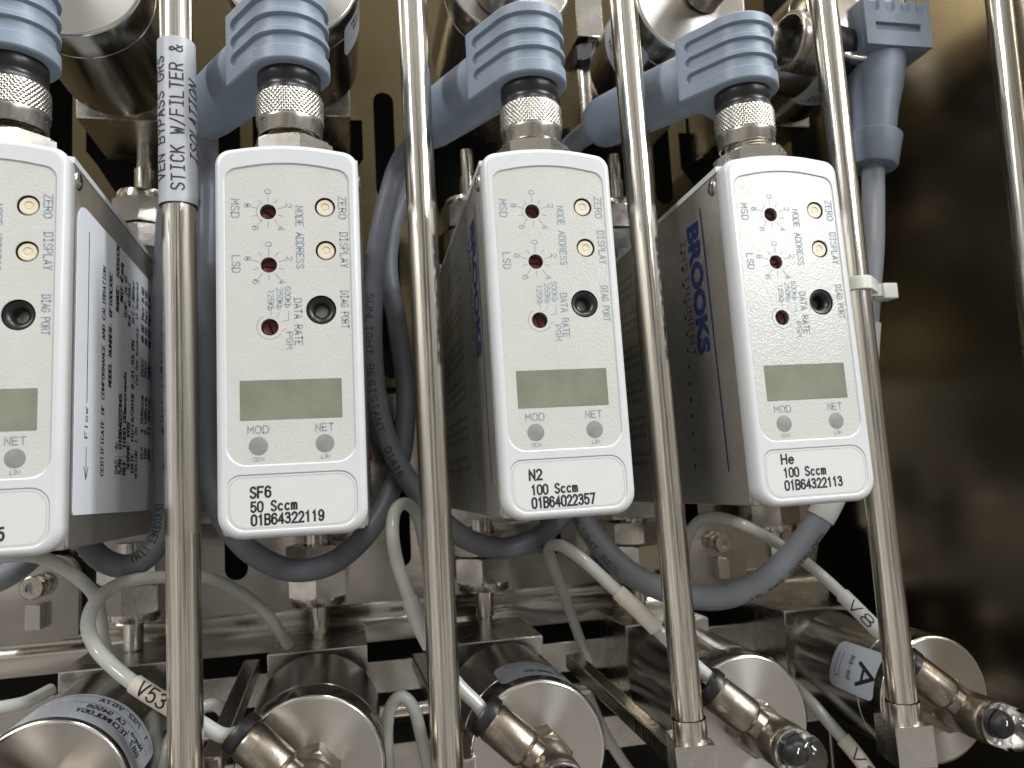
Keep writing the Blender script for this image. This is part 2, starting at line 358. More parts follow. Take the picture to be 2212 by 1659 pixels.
def put_strokes(bm, s, w, h, fn, align=0.5, wt=0.14, slant=0.0, gap=1.7, jit=0.0, fine=1.2):
    """fn maps (x, y up from the baseline); w overall width, wt stroke weight as part of the height"""
    k = h/6; tot = sum(4+gap for _ in s)-gap; kx = w/tot if w else k; x0 = -w*align if w else -tot*kx*align
    hw_ = wt*h/2; rj = random.Random(len(s)*7+3)
    for i, ch in enumerate(s):
        if ch == ' ' or ch not in G: continue
        ox = x0+i*(4+gap)*kx; jy = rj.uniform(-jit, jit); jr = rj.uniform(-jit, jit)*.2
        for pl in G[ch]:
            p = [Vector((ox+q[0]*kx+q[1]*k*(slant+jr), q[1]*k+jy, 0)) for q in pl]
            c = [p[0]]
            for q in p[1:]:
                if (q-c[-1]).length > 1e-4:
                    m_ = int((q-c[-1]).length/fine)
                    a = c[-1].copy()
                    for j in range(1, m_+1): c.append(a.lerp(q, j/(m_+1)))
                    c.append(q)
            if len(c) < 2: continue
            e0 = (c[1]-c[0]).normalized(); e1 = (c[-1]-c[-2]).normalized()
            c[0] = c[0]-e0*hw_*.7; c[-1] = c[-1]+e1*hw_*.7
            prev = None
            for j in range(len(c)):
                a = (c[j]-c[j-1]).normalized() if j else e0
                b = (c[j+1]-c[j]).normalized() if j < len(c)-1 else e1
                n1 = Vector((-a.y, a.x, 0)); n2 = Vector((-b.y, b.x, 0)); mm = (n1+n2)
                mm = mm.normalized() if mm.length > .1 else n1
                f_ = min(1/max(mm.dot(n1), .35), 2)
                u_, v_ = c[j]+mm*hw_*f_, c[j]-mm*hw_*f_
                cur = (bm.verts.new(fn(u_.x, u_.y)), bm.verts.new(fn(v_.x, v_.y)))
                if prev: bm.faces.new((prev[0], prev[1], cur[1], cur[0]))
                prev = cur

def stroke(bm, p0, p1, w, fn):
    """thin printed line"""
    (x0, y0), (x1, y1) = p0, p1
    L = math.hypot(x1-x0, y1-y0) or 1; nx, ny = -(y1-y0)/L*w/2, (x1-x0)/L*w/2
    q = [(x0+nx, y0+ny), (x0-nx, y0-ny), (x1-nx, y1-ny), (x1+nx, y1+ny)]
    bm.faces.new([bm.verts.new(fn(*p)) for p in q])

def arcpts(cx, cy, r, a0, a1, n):
    return [(cx+r*math.cos(R(a0+(a1-a0)*i/n)), cy+r*math.sin(R(a0+(a1-a0)*i/n))) for i in range(n+1)]

def rrect(x0, x1, y0, y1, rs, n=8):
    """rs: radii for corners bl, br, tr, tl"""
    bl, br, tr, tl = rs
    return (arcpts(x0+bl, y0+bl, bl, 180, 270, n)+arcpts(x1-br, y0+br, br, 270, 360, n)
            + arcpts(x1-tr, y1-tr, tr, 0, 90, n)+arcpts(x0+tl, y1-tl, tl, 90, 180, n))

def sheet(bm, outline, holes, fn, th):
    """flat plate with real holes; fn(x, y, depth)"""
    c = bpy.data.curves.new("s", 'CURVE'); c.dimensions = '2D'; c.fill_mode = 'BOTH' if th else 'BACK'; c.extrude = th/2
    for lp in [outline]+list(holes):
        clean = [lp[0]]
        for p in lp[1:]:
            if math.hypot(p[0]-clean[-1][0], p[1]-clean[-1][1]) > 1e-3: clean.append(p)
        if math.hypot(clean[0][0]-clean[-1][0], clean[0][1]-clean[-1][1]) < 1e-3: clean.pop()
        s = c.splines.new('POLY'); s.points.add(len(clean)-1); s.use_cyclic_u = True
        for i, p in enumerate(clean): s.points[i].co = (p[0], p[1], 0, 1)
    o = bpy.data.objects.new("s", c); COL.objects.link(o)
    me = bpy.data.meshes.new_from_object(o)
    t = bmesh.new(); t.from_mesh(me); t.normal_update()
    for f in t.faces: f.material_index = 1 if abs(f.normal.z) > .99 else 0
    for v in t.verts: v.co = fn(v.co.x, v.co.y, v.co.z)
    merge(bm, t)
    bpy.data.objects.remove(o); bpy.data.curves.remove(c); bpy.data.meshes.remove(me)

def circ(cx, cy, r, n=32): return arcpts(cx, cy, r, 0, 360-360/n, n-1)

PITCH = 73.5
SX = [19+PITCH*i for i in range(-1, 4)]         # the five gas sticks

# ================================================================== the setting
def fz(y):                                       # sheets that stand in the XZ plane at depth y
    return lambda a, b, c: Vector((a, y+c, b))
bm = bmesh.new()
slots = []
for k in range(-2, 4):
    cx = 19+PITCH*(k+0.5)
    slots.append(rrect(cx-5, cx+5, 150, 205, (4.9,)*4, 6))
    slots.append(rrect(cx-5, cx+5, 60, 128, (4.9,)*4, 6))
for x in SX:                                     # scalloped openings behind the upper fittings
    slots.append([(x-26, 190), (x-26, 170), (x-21, 163), (x-12, 148)]+arcpts(x, 140, 11, 170, 10, 10)[::1]+[(x+12, 148), (x+21, 163), (x+26, 170), (x+26, 190)])
sheet(bm, rrect(-170, 272, 56, 330, (1,)*4, 2), slots, fz(166), 2)
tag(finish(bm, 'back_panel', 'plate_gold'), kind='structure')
bm = bmesh.new()
slots = []
for k in range(-2, 4):
    cx = 19+PITCH*(k+0.5)
    slots.append(rrect(cx-5, cx+5, -29, 40, (4.9,)*4, 6))
sheet(bm, rrect(-170, 272, -44, 53, (1,)*4, 2), slots, fz(166.3), 2)
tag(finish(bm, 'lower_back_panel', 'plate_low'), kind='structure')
# curved lip below the lower panel
bm = bmesh.new(); prof = [(165.3, -44), (164.5, -45.5), (161, -47.5), (158, -50), (156.5, -53), (156, -60)]
rows = [[bm.verts.new((x, y, z)) for (y, z) in prof] for x in (-170, 272)]
for i in range(len(prof)-1): bm.faces.new((rows[0][i], rows[0][i+1], rows[1][i+1], rows[1][i]))
tag(finish(bm, 'curved_lip', 'plate_low', smooth=60), kind='structure')
bm = bmesh.new(); box(bm, -300, 290, 196, 198, -300, 420)
tag(finish(bm, 'cabinet_back', 'void'), kind='structure')
bm = bmesh.new(); box(bm, 291, 294, -35, 198, -420, 420)
tag(finish(bm, 'cabinet_side_wall', 'wall_steel'), kind='structure')
bm = bmesh.new(); box(bm, -300, 290, 40, 198, -205, -202)
tag(finish(bm, 'cabinet_floor', 'wall_steel'), kind='structure')

bm = bmesh.new(); box(bm, -170, 262, 146, 150, -80, -66.5, 0.5)
tag(finish(bm, 'support_rail', 'block_steel'), 'flat steel rail running behind the lower valve blocks under the curved lip', 'rail')
bm = bmesh.new(); lathe(bm, [(0, 0), (2.6, 0), (3, .5), (3, 430), (0, 431)], (-168, 140, -86.5), (1, 0, 0), 20)
tag(finish(bm, 'support_rod', 'tube_steel'), 'thin round steel rod running level below the flat rail at the back', 'rod')
bm = bmesh.new(); box(bm, -170, 262, 135, 160, -112, -98, 0.5)
tag(finish(bm, 'lower_support_bar', 'side_steel'), 'dark square steel bar lowest behind the bottom valves', 'bar')

# ================================================================== flow controllers
def xz(x, y, z): return Vector((x, z, y))        # face coordinates (u, v, depth) -> local
def build_controller():
    root = thing('flow_controller', 'x', 'flow controller')
    HW, H = 19.0, 105.0
    def outline(ins, n=6):
        x0, x1 = -HW+ins, HW-ins
        rb = 6.2-ins*0.5; rt = 4.3-ins*0.4
        crown = lambda x: H-ins-1.2+2.6*(1-(x/HW)**2)
        pts = arcpts(x0+rb, ins+rb, rb, 180, 270, n)+arcpts(x1-rb, ins+rb, rb, 270, 360, n)
        zc = crown(x1-rt)-rt
        pts += arcpts(x1-rt, zc, rt, 0, 84, n)
        for i in range(1, 18):                   # the crowned top edge
            t = i/18; x = (x1-rt)*(1-t)+(x0+rt)*t
            pts.append((x, crown(x)))
        pts += arcpts(x0+rt, zc, rt, 96, 180, n)
        return pts
    def upper(ins):                              # upper recess: round bottom corners, arched top
        x0, x1 = -16.6+ins, 16.6-ins
        rb = 5.2-ins*.5
        pts = arcpts(x0+rb, 18.6+ins+rb, rb, 180, 270, 7)+arcpts(x1-rb, 18.6+ins+rb, rb, 270, 360, 7)
        cr_ = lambda x: 101.0-ins-2.6*(x/16.6)**2
        rc = 3.6-ins*.5; zc = cr_(x1-rc)-rc
        pts += arcpts(x1-rc, zc, rc, 0, 80, 7)
        for i in range(1, 20):
            t = i/20; x = (x1-rc)*(1-t)+(x0+rc)*t
            pts.append((x, cr_(x)))
        pts += arcpts(x0+rc, zc, rc, 100, 180, 7)
        return pts
    def lower(ins):
        return rrect(-16.6+ins, 16.6-ins, 2.0+ins, 16.6-ins, (4.6-ins*.5, 4.6-ins*.5, 4.6-ins*.5, 3.4-ins*.5), 7)
    # white shell: rolled edge + front plate with two recesses
    bm = bmesh.new(); loops = []
    for ins, y in ((0.5, 6.2), (0, 5.6), (0, 1.7), (0.18, 1.0), (0.55, .42), (1.05, .1), (1.6, 0)):
        loops.append([bm.verts.new((p[0], y, p[1])) for p in outline(ins)])
    for a, b in zip(loops, loops[1:]):
        for i in range(len(a)):
            j = (i+1) % len(a); bm.faces.new((a[i], a[j], b[j], b[i]))
    sheet(bm, outline(1.6), [upper(0), lower(0)], lambda a, b, c: Vector((a, 0.5+c, b)), 1.0)
    for loop_fn in (upper, lower):               # rolled lips of the recesses
        rg = [[bm.verts.new((p[0], y, p[1])) for p in loop_fn(i)] for i, y in ((0, 0), (.25, .12), (.45, .5))]
        for a, b in zip(rg, rg[1:]):
            for i in range(len(a)):
                j = (i+1) % len(a); bm.faces.new((a[i], a[j], b[j], b[i]))
    finish(bm, 'front_bezel', 'white', root, smooth=50, flat_y=True)
    # overlay film with real openings
    feats = dict(zero=(9.85, 88.5), disp=(9.85, 76.3), diag=(8.25, 59.8), msd=(-5.2, 87.1), lsd=(-5.2, 72.3), rate=(-5.2, 55.3))
    holes = [circ(*feats['zero'], 2.75), circ(*feats['disp'], 2.75), circ(*feats['diag'], 4.0),
             circ(*feats['msd'], 2.15), circ(*feats['lsd'], 2.15), circ(*feats['rate'], 2.3)]
    bm = bmesh.new(); sheet(bm, upper(0.35), holes, lambda a, b, c: Vector((a, 0.55+c, b)), 0.5)
    ov = finish(bm, 'control_overlay', 'overlay', root, flat_y=True)
    bm = bmesh.new(); sheet(bm, lower(0.35), [], lambda a, b, c: Vector((a, 0.40+c, b)), 0.5)
    ll = finish(bm, 'gas_label', 'label_film', root, flat_y=True)
    bm = bmesh.new(); sheet(bm, lower(0.8), [lower(0.93)], lambda a, b, c: Vector((a, 0.13+c, b)), 0.03)
    finish(bm, 'label_outline', 'groove', ll)
    # tubes that line the openings, and what sits in them
    def well(cx, cz, r, depth, name, material, parent):
        bm = bmesh.new(); lathe(bm, [(r, 0), (r, depth)], (cx, 0.9, cz), (0, 1, 0), 32, cap=False)
        lathe(bm, [(r, 0), (r+.5, 0), (r+.5, depth+.3), (0, depth+.3)], (cx, 0.93, cz), (0, 1, 0), 32, cap=False)
        return finish(bm, name, material, parent)
    for k in ('zero', 'disp'):
        cx, cz = feats[k]
        bm = bmesh.new()
        lathe(bm, [(2.35, 4), (2.35, .1), (2.15, -.25), (1.25, -.25), (1.15, -.05), (.75, -.05), (.7, -.15), (0, -.15)], (cx, .9, cz), (0, 1, 0), 40, cap=False)
        b = finish(bm, 'push_button', 'cream', root, smooth=50)
        well(cx, cz, 2.75, 3, 'button_well', 'void', b)
    for k in ('msd', 'lsd', 'rate'):
        cx, cz = feats[k]; r = 2.3 if k == 'rate' else 2.15
        bm = bmesh.new()
        lathe(bm, [(r-.12, 3), (r-.12, .3), (r-.4, 0), (0, 0)], (cx, 2.7, cz), (0, 1, 0), 32, cap=False)
        s = finish(bm, 'rotary_switch', 'maroon', root, smooth=50)
        bm = bmesh.new(); ang = {'msd': .6, 'lsd': .1, 'rate': 1.2}[k]
        t = bmesh.new(); box(t, -1.6, 1.6, -.1, .12, -.28, .28)
        merge(bm, t, Matrix.Translation((cx, 2.66, cz)) @ Matrix.Rotation(ang, 4, 'Y'))
        finish(bm, 'screwdriver_slot', 'void', s)
        well(cx, cz, r, 3, 'switch_well', 'side_steel', s)
    cx, cz = feats['diag']
    bm = bmesh.new()
    lathe(bm, [(4.0, 0.2), (3.75, -.2), (3.4, -.3), (2.5, .15), (1.9, .9), (1.75, 1.4), (1.75, 7), (0, 7)], (cx, 1.1, cz), (0, 1, 0), 40, cap=False)
    dg = finish(bm, 'diagnostic_socket', 'black', root, smooth=50)
    bm = bmesh.new(); lathe(bm, [(1.5, 7), (1.5, 4.2), (1.3, 4), (1.2, 4.4)], (cx, 1.1, cz), (0, 1, 0), 24, cap=False)
    finish(bm, 'contact_sleeve', 'side_steel', dg)
    bm = bmesh.new(); sheet(bm, rrect(-13, 13.1, 30.6, 41.1, (.2,)*4, 2), [], lambda a, b, c: Vector((a, 0.27+c, b)), 0.06)
    finish(bm, 'display_window', 'lcd', root)
    for cx in (-8.5, 8.4):
        bm = bmesh.new(); lathe(bm, [(2.5, .25), (2.45, .0), (1.2, -.1), (0, -.12)], (cx, .30, 23.8), (0, 1, 0), 32, cap=False)
        finish(bm, 'status_light', 'led', root, smooth=60)
    # ---- printing on the overlay
    bm = bmesh.new(); yy = 0.285
    def rt(cx, cz, ang=0):                        # frame for a text centred at cx,cz turned by ang
        ca, sa = math.cos(R(ang)), math.sin(R(ang))
        return lambda x, y: Vector((cx+x*ca-y*sa, yy, cz+x*sa+y*ca))
    def T(s, u, v, w, h, ang=-90, bold=0.015):
        ca, sa = math.cos(R(ang)), math.sin(R(ang))
        put_strokes(bm, s, w, h, lambda x, y: Vector((u-19+x*ca-(y-h/2)*sa, yy, v+x*sa+(y-h/2)*ca)), wt=.19 if h > 1.2 else .2)
    T('ZERO', 33.5, 88.4, 6.2, 2.0); T('DISPLAY', 33.7, 76.4, 9.8, 2.0); T('DIAG PORT', 33.5, 59.8, 10.2, 1.9)
    T('NODE ADDRESS', 22.0, 80, 17.3, 1.9); T('DATA RATE', 21.2, 56.6, 12.6, 1.9)
    T('MSD', 5.3, 88, 5.0, 2.0); T('LSD', 5.4, 72.6, 4.6, 2.0)
    T('125Kb', 14.2, 62.6, 5.6, 1.5); T('250Kb', 16.5, 63.0, 5.8, 1.5); T('500Kb', 18.6, 63.4, 5.8, 1.5)
    T('PGM', 18.9, 51.6, 4.4, 1.6)
    T('MOD', 10.5, 28.1, 5.2, 1.9, 0, 0.02); T('NET', 27.4, 28.1, 4.6, 1.9, 0, 0.02)
    T('MOD', 10.5, 20.4, 2.7, 1.0, 180, 0.03); T('NET', 27.4, 20.4, 2.4, 1.0, 180, 0.03)
    for k in ('msd', 'lsd'):
        cx, cz = feats[k]
        fl = lambda x, y: Vector((x, yy, y))
        for i in range(10):
            a = R(90-36*i); r0, r1 = 2.75, (4.7 if i % 2 == 0 else 4.3)
            stroke(bm, (cx+r0*math.cos(a), cz+r0*math.sin(a)), (cx+r1*math.cos(a), cz+r1*math.sin(a)), .22, fl)
        for i, ch in ((0, '0'), (2, '2'), (4, '4'), (6, '6'), (8, '8')):
            a = R(90-36*i); r1 = 5.7
            T(ch, 19+cx+r1*math.cos(a), cz+r1*math.sin(a), 1.1, 1.5)
        pp = arcpts(cx, cz, 3.0, 120, 240, 12) if k == 'msd' else []
        for a, b in zip(pp, pp[1:]): stroke(bm, a, b, .16, fl)
    cx, cz = feats['rate']
    pp = arcpts(cx, cz, 3.3, 120, 330, 22)
    for a, b in zip(pp, pp[1:]): stroke(bm, a, b, .18, fl)
    for a, b in (((cx+.3, cz+3.1), (cx+.5, cz+4.3)), ((cx+1.7, cz+2.6), (cx+2.7, cz+4.0)), ((cx+3.0, cz+1.4), (cx+4.9, cz+1.8)),
                 ((cx+4.9, cz+1.8), (cx+4.9, cz+4.2)), ((cx+3.0, cz-1.1), (cx+4.3, cz-.4))):
        stroke(bm, a, b, .18, fl)
    finish(bm, 'printed_markings', 'print_grey', ov)
    # ---- steel housing behind the bezel
    bm = bmesh.new(); box(bm, -18.2, 18.2, 5.2, 138, 0.7, 103.6, 0.8)
    hs = finish(bm, 'steel_housing', 'side_steel', root)
    for sx in (-1, 1):
        bm = bmesh.new()
        fn = lambda a, b, c: Vector((sx*18.45+c, a, b))
        sheet(bm, rrect(6.4, 137.5, 1.2, 102.2, (1, 1, 3, 7), 6), [], fn, 0.6)
        sp_ = finish(bm, 'side_plate', 'side_steel', root)
        for (a, b) in ((9, 98.8), (128, 98.8), (128, 6)):
            bm = bmesh.new(); lathe(bm, [(2.6, 0), (2.5, .35), (1.9, .8), (0, 1.0)], (sx*18.7, a, b), (sx, 0, 0), 24, cap=False)
            finish(bm, 'screw', 'nut_steel', sp_, smooth=50)
        bm = bmesh.new(); t = bmesh.new(); box(t, -.05, .05, -1.3, 1.3, -.2, .2); box(t, -.04, .04, -.2, .2, -1.3, 1.3)
        merge(bm, t, Matrix.Translation((sx*19.68, 9, 98.8)) @ Matrix.Rotation(.5, 4, 'X')); finish(bm, 'cross_recess', 'black', sp_)
    bm = bmesh.new()
    rows = []
    for x in [-18.9+i*37.8/12 for i in range(13)]:
        zt = 104.2+1.0*(1-(x/18.9)**2)
        rows.append([bm.verts.new(c) for c in ((x, 5.4, zt), (x, 138, zt), (x, 138, zt-1.7), (x, 5.4, zt-1.7))])
    for a, b in zip(rows, rows[1:]):
        for i in range(4): j = (i+1) % 4; bm.faces.new((a[i], a[j], b[j], b[i]))
    bm.faces.new(rows[0]); bm.faces.new(rows[-1])
    finish(bm, 'top_cover', 'white', root)
    # perforation pattern on the left plate
    bm = bmesh.new(); fl = lambda x, y: Vector((-18.82, x, y))
    y = 62
    while y < 130:
        for k in range(22):
            z = 93-k*3.6
            if (k % 4) == 3: continue
            stroke(bm, (y, z), (y, z-1.7), .9, fl)
        y += 3.4
    for k in range(14):
        stroke(bm, (36+.4*k, 87-5.6*k), (36+.4*k, 85.6-5.6*k), 1.1, fl)
    finish(bm, 'vent_perforation', 'void', root)
    # top socket: hex base + threaded nipple
    bm = bmesh.new(); hexprism(bm, 21, 103.5, 112.5, (0, 17, 0), (0, 0, 1), rot=.26)
    cs = finish(bm, 'connector_base', 'knurl', root)
    bm = bmesh.new(); pr_ = [(7.6, 111)]
    h = 112.4
    while h < 120: pr_ += [(7.9, h), (7.3, h+.45)]; h += .95
    lathe(bm, pr_, (0, 17, 0), (0, 0, 1), 40); finish(bm, 'threaded_nipple', 'knurl', cs, smooth=20)
    # gas block base at the rear
    bm = bmesh.new(); box(bm, -18, 18, 138.2, 163, -8, 112, .6); finish(bm, 'gas_block', 'block_steel', root)
    return root

def gas_print(root, lines):
    lab = [c for c in root.children if c.name.startswith('gas_label')][0]
    bm = bmesh.new()
    for (s, u, v, w, h) in lines:
        put_strokes(bm, s, w, h, lambda x, y: Vector((u-19+x, .11, v+y+x*lines_tilt)), align=0, wt=.205, gap=1.7)
    finish(bm, 'gas_lettering', 'print_black', lab)

proto = build_controller()
MF = [proto]+[copy_tree(proto) for _ in range(3)]
dx = [-0.154, 0.237, -0.012, -0.071]; dyy = [2.868, 2.497, -1.063, -4.303]; dz = [-0.035, 0.191, 0.352, -0.507]
rz = [1.379, -3.48, -1.24, -1.238]; ry = [.29, .416, -.43, -.771]; rx = [2.671, 1.172, 2.071, 2.364]
names = [('white flow controller cropped by the left edge, long certificate label on its steel side', ),
         ('white flow controller marked SF6 50 Sccm, second from the left', ),
         ('white flow controller marked N2 100 Sccm, third from the left', ),
         ('white flow controller marked He 100 Sccm, with blue lettering on its steel side, rightmost', )]
for i, o in enumerate(MF):
    o['label'] = names[i][0]; o['group'] = 'flow controllers in a row across the gas panel'
    z, y_, x = rz[i]*.01, ry[i]*.01, rx[i]*.01
    o.location = Vector((19+(i-1)*PITCH+dx[i]-52*y_, dyy[i]-52*x, dz[i]))*S
    o.rotation_euler = (-x, y_, z)
lines_tilt = 0.0
gas_print(MF[0], [('Ar', 8, 11.6, 4.2, 3.0), ('100 Sccm', 8, 7.9, 13, 2.9), ('01B64022345', 8, 4.3, 17.5, 2.9)])
lines_tilt = 0.02
gas_print(MF[1], [('SF6', 8.4, 10.5, 5.0, 2.7), ('50 Sccm', 8.5, 6.9, 11.3, 2.5), ('01B64322119', 8.6, 3.5, 18, 2.6)])
lines_tilt = 0.012
gas_print(MF[2], [('N2', 7.9, 10.9, 3.4, 2.7), ('100 Sccm', 8.2, 6.9, 12.8, 2.5), ('01B64022357', 8.2, 3.3, 17.6, 2.7)])
gas_print(MF[3], [('He', 8.3, 12.2, 3.8, 2.7), ('100 Sccm', 8.6, 8.4, 13.2, 2.5), ('01B64322113', 8.6, 4.7, 18.2, 2.6)])

# certificate label on the right side of the first controller
bm = bmesh.new()
sheet(bm, rrect(8.6, 128, 9.2, 93.5, (1, 1, 1, 7), 6), [], lambda a, b, c: Vector((18.9+c, a, b)), 0.12)
cert = finish(bm, 'certificate_label', 'paper_grey', MF[0])
bm = bmesh.new()
def CT(s, y, z, w, h, bold=0.0):
    put_strokes(bm, s, w, h, lambda x, q: Vector((19.0, y-q, z+x)), align=0, wt=.2 if bold else .15)
fl = lambda x, y: Vector((19.0, x, y))
stroke(bm, (18.6, 88), (18.6, 39.5), .55, fl); CT('Flow', 19.6, 29.8, 8.2, 2.6)
stroke(bm, (18.6, 27.5), (18.6, 19), .45, fl); stroke(bm, (18.6, 18.5), (20.4, 22), .4, fl); stroke(bm, (18.6, 18.5), (16.8, 22), .4, fl)
CT('CERTIFICATE OF CONFORMANCE AND CALIBRATION', 34.5, 20, 62, 2.8)
CT('MODEL NUMBER: GF100CXXC', 41.5, 47, 35, 3, .01)
CT('RANGE: 100SCCM', 49, 72, 21, 3.2, .02); CT('GAS: Ar', 49, 21, 10, 3)
CT('S/N: 01B64022345', 53.5, 21, 25, 3.4, .02); CT('INLET: 42 psig', 53.5, 76, 13, 3, .02)
CT('REF: 1000.00mseconds', 58.5, 21, 33, 3.4, .02); CT('TEMP: 24.45', 58.5, 72, 14, 3)
CT('SENSOR: XXXX', 63, 23, 15, 3.2, .02); CT('SEAL: NITRILE', 63, 70, 15, 3)
CT('DATE: 10/13/2016 6:21:53 PM', 68, 22, 44, 3.2, .02); CT('10 C / 760Torr', 68, 72, 15, 3)
CT('VERSION: 1.20', 73, 20, 17, 3.2); CT('Cal Gas Accuracy: 1% Setpoint', 73, 52, 36, 3)
for q, (a, b, c) in enumerate((('5%', '4.506ccm', '50%'), ('10%', '9.198ccm', '70%'), ('20%', '21.00ccm', '100%'))):
    y0 = 81+q*5; CT(a, y0, 27, 4, 3.4, .02); CT(b, y0, 36, 13, 3.4, .02); CT(c, y0, 56, 6, 3.4, .02); CT('48.02 Torr 0.02', y0, 68, 20, 3.2, .02)
CT('N2 Test Pressure 30 PSIG Vacuum Seal', 99, 22, 62, 3.2)
CT('Manufactured under one or more patents', 106, 22, 62, 3.2)
finish(bm, 'certificate_printing', 'print_black', cert)
# blue maker lettering on the left plates of the N2 and He controllers
for root in (MF[2], MF[3]):
    bm = bmesh.new(); xx = -18.86
    put_text(bm, 'BROOKS', 43.5, 8.2, lambda x, y: Vector((xx, 29.6-y, 92.8-x)), align=0, bold=0.05)
    stroke(bm, (18.9, 96), (17.2, 11), .8, lambda x, y: Vector((xx, x, y)))
    finish(bm, 'maker_logo', 'print_blue', root)
    bm = bmesh.new()
    put_strokes(bm, 'INSTRUMENT', 40, 3.6, lambda x, y: Vector((xx, 35.6-y, 90-x)), align=0, wt=.11, gap=2.2)
    finish(bm, 'maker_lettering', 'print_blue', root)

# ================================================================== blue cable connectors
def build_connector():
    root = thing('cable_connector', 'x', 'cable connector')
    Rr, L, H = 11.9, 17.0, 23.0
    # outline, arc length param, local: +y is away along the cable
    out = [(x, L) for x in (0.0, 2, 4, 6, 8, Rr-1)]
    out += [(Rr-.3, L-.3), (Rr, L-1)]
    out += [(Rr, L-1-k*(L-1)/48) for k in range(1, 49)]
    out += arcpts(0, 0, Rr, 0, -180, 90)[1:]
    out += [(-Rr, k*(L-1)/48) for k in range(1, 49)]
    out += [(-Rr+.3, L-.3)]+[(x, L) for x in (-Rr+1, -8, -6, -4, -2)]
    n = len(out); s = [0.0]
    for i in range(1, n): s.append(s[-1]+math.hypot(out[i][0]-out[i-1][0], out[i][1]-out[i-1][1]))
    tot = s[-1]+2
    # grooves in (s, z): centred on the front
    sc_ = s[7]; ec_ = tot-2-s[7]+2
    gs, ge = s[7]+4.0, s[-7]-3.0
    gz = (6.4, 11.9, 17.4); gh = 1.8; gd = 1.15
    zs = []; z = 0
    while z <= H+1e-6: zs.append(z); z += 0.25
    bm = bmesh.new(); rings = []
    nrm = []
    for i in range(n):
        a, b = out[i-1], out[(i+1) % n]
        t = Vector((b[0]-a[0], b[1]-a[1])).normalized(); nrm.append(Vector((t.y, -t.x)))
    for z in zs:
        ring = []
        for i in range(n):
            d = 0
            for g in gz:
                ds = max(gs+gh-s[i], s[i]-(ge-gh), 0)
                q = math.hypot(ds, z-g)
                w = min(max((gh-q)/0.45+.5, 0), 1); d = max(d, w*w*(3-2*w))
            e_ = min(z, H-z); r_ = 0.8*(1-min(e_/.8, 1))**2
            off = d*gd+r_
            ring.append(bm.verts.new((out[i][0]+nrm[i].x*off, out[i][1]+nrm[i].y*off, z)))
        rings.append(ring)
    for a, b in zip(rings, rings[1:]):
        for i in range(n): j = (i+1) % n; bm.faces.new((a[i], a[j], b[j], b[i]))
    bm.faces.new(rings[0]); bm.faces.new(rings[-1])
    # make sure grooves go inward
    body = finish(bm, 'moulded_head', 'blue', root, smooth=40)
    bm = bmesh.new()
    lathe(bm, [(0, -1), (10.6, -1), (10.6, 3), (10.3, 22), (9.7, 40), (9.2, 44), (8.0, 46.5), (5.4, 47.5), (4.6, 48)], (0, L-2, H/2), (0, 1, 0), 48, cap=False)
    finish(bm, 'strain_relief', 'blue', root, smooth=50)
    bm = bmesh.new()
    lathe(bm, [(8.2, .5), (9.0, .5), (9.1, -.7), (9.1, -3.2), (8.6, -3.8), (8.6, -5.2), (9.0, -5.6), (9.0, -7.4), (0, -7.4)], (0, 0, 0), (0, 0, 1), 40, cap=False)
    finish(bm, 'black_seal_ring', 'black', root, smooth=50)
    # knurled coupling nut
    bm = bmesh.new(); N, K = 288, 46; z0, z1 = -14.6, -7.0; rn = 9.75
    rings = []
    for k in range(K+1):
        z = z0+(z1-z0)*k/K; ring = []
        for i in range(N):
            a = 2*PI*i/N; nn = 48
            h1 = math.sin(nn*a+z*4.3); h2 = math.sin(nn*a-z*4.3)
            dd = 0.30*(max(h1, h2) > -2)*(0.5*(h1+1)*0.5*(h2+1))
            edge = min(z-z0, z1-z, .5)/.5
            ring.append(bm.verts.new(((rn-.3+dd*edge*1.25)*math.cos(a), (rn-.3+dd*edge*1.25)*math.sin(a), z)))
        rings.append(ring)
    for a, b in zip(rings, rings[1:]):
        for i in range(N): j = (i+1) % N; bm.faces.new((a[i], a[j], b[j], b[i]))
    nut = finish(bm, 'knurled_nut', 'knurl', root, smooth=60)
    bm = bmesh.new()
    lathe(bm, [(8.3, -19), (8.8, -19), (9.2, -18.4), (9.25, -15.8), (9.6, -15.1), (9.5, -14.6), (8.0, -14.6)], (0, 0, 0), (0, 0, 1), 64, cap=False)
    lathe(bm, [(8.3, -19), (8.1, -13)], (0, 0, 0), (0, 0, 1), 64, cap=False)
    finish(bm, 'nut_collar', 'knurl', nut, smooth=40)
    return root
cproto = build_connector()
conn = [cproto]+[copy_tree(cproto) for _ in range(3)]
CL = ['blue-grey right-angle connector plugged into the cropped controller at the left edge',
      'blue-grey right-angle connector plugged into the top of the SF6 controller',
      'blue-grey right-angle connector plugged into the top of the N2 controller',
      'blue-grey right-angle connector plugged into the top of the He controller']
cang = [R(55), R(33), R(27), R(33)]
cpos = [(-54.0, 17, 132.4), (19.8, 17.5, 132.9), (92.9, 17.5, 133.1), (165.4, 15.5, 134.0)]
cend = []
for o, l, a, p in zip(conn, CL, cang, cpos):
    o['label'] = l; o['group'] = 'blue connectors on the flow controllers'
    o.location = Vector(p)*S; o.rotation_euler = (0, 0, a)
    cend.append(Vector(p)+Vector((-math.sin(a)*61, math.cos(a)*61, 11)))

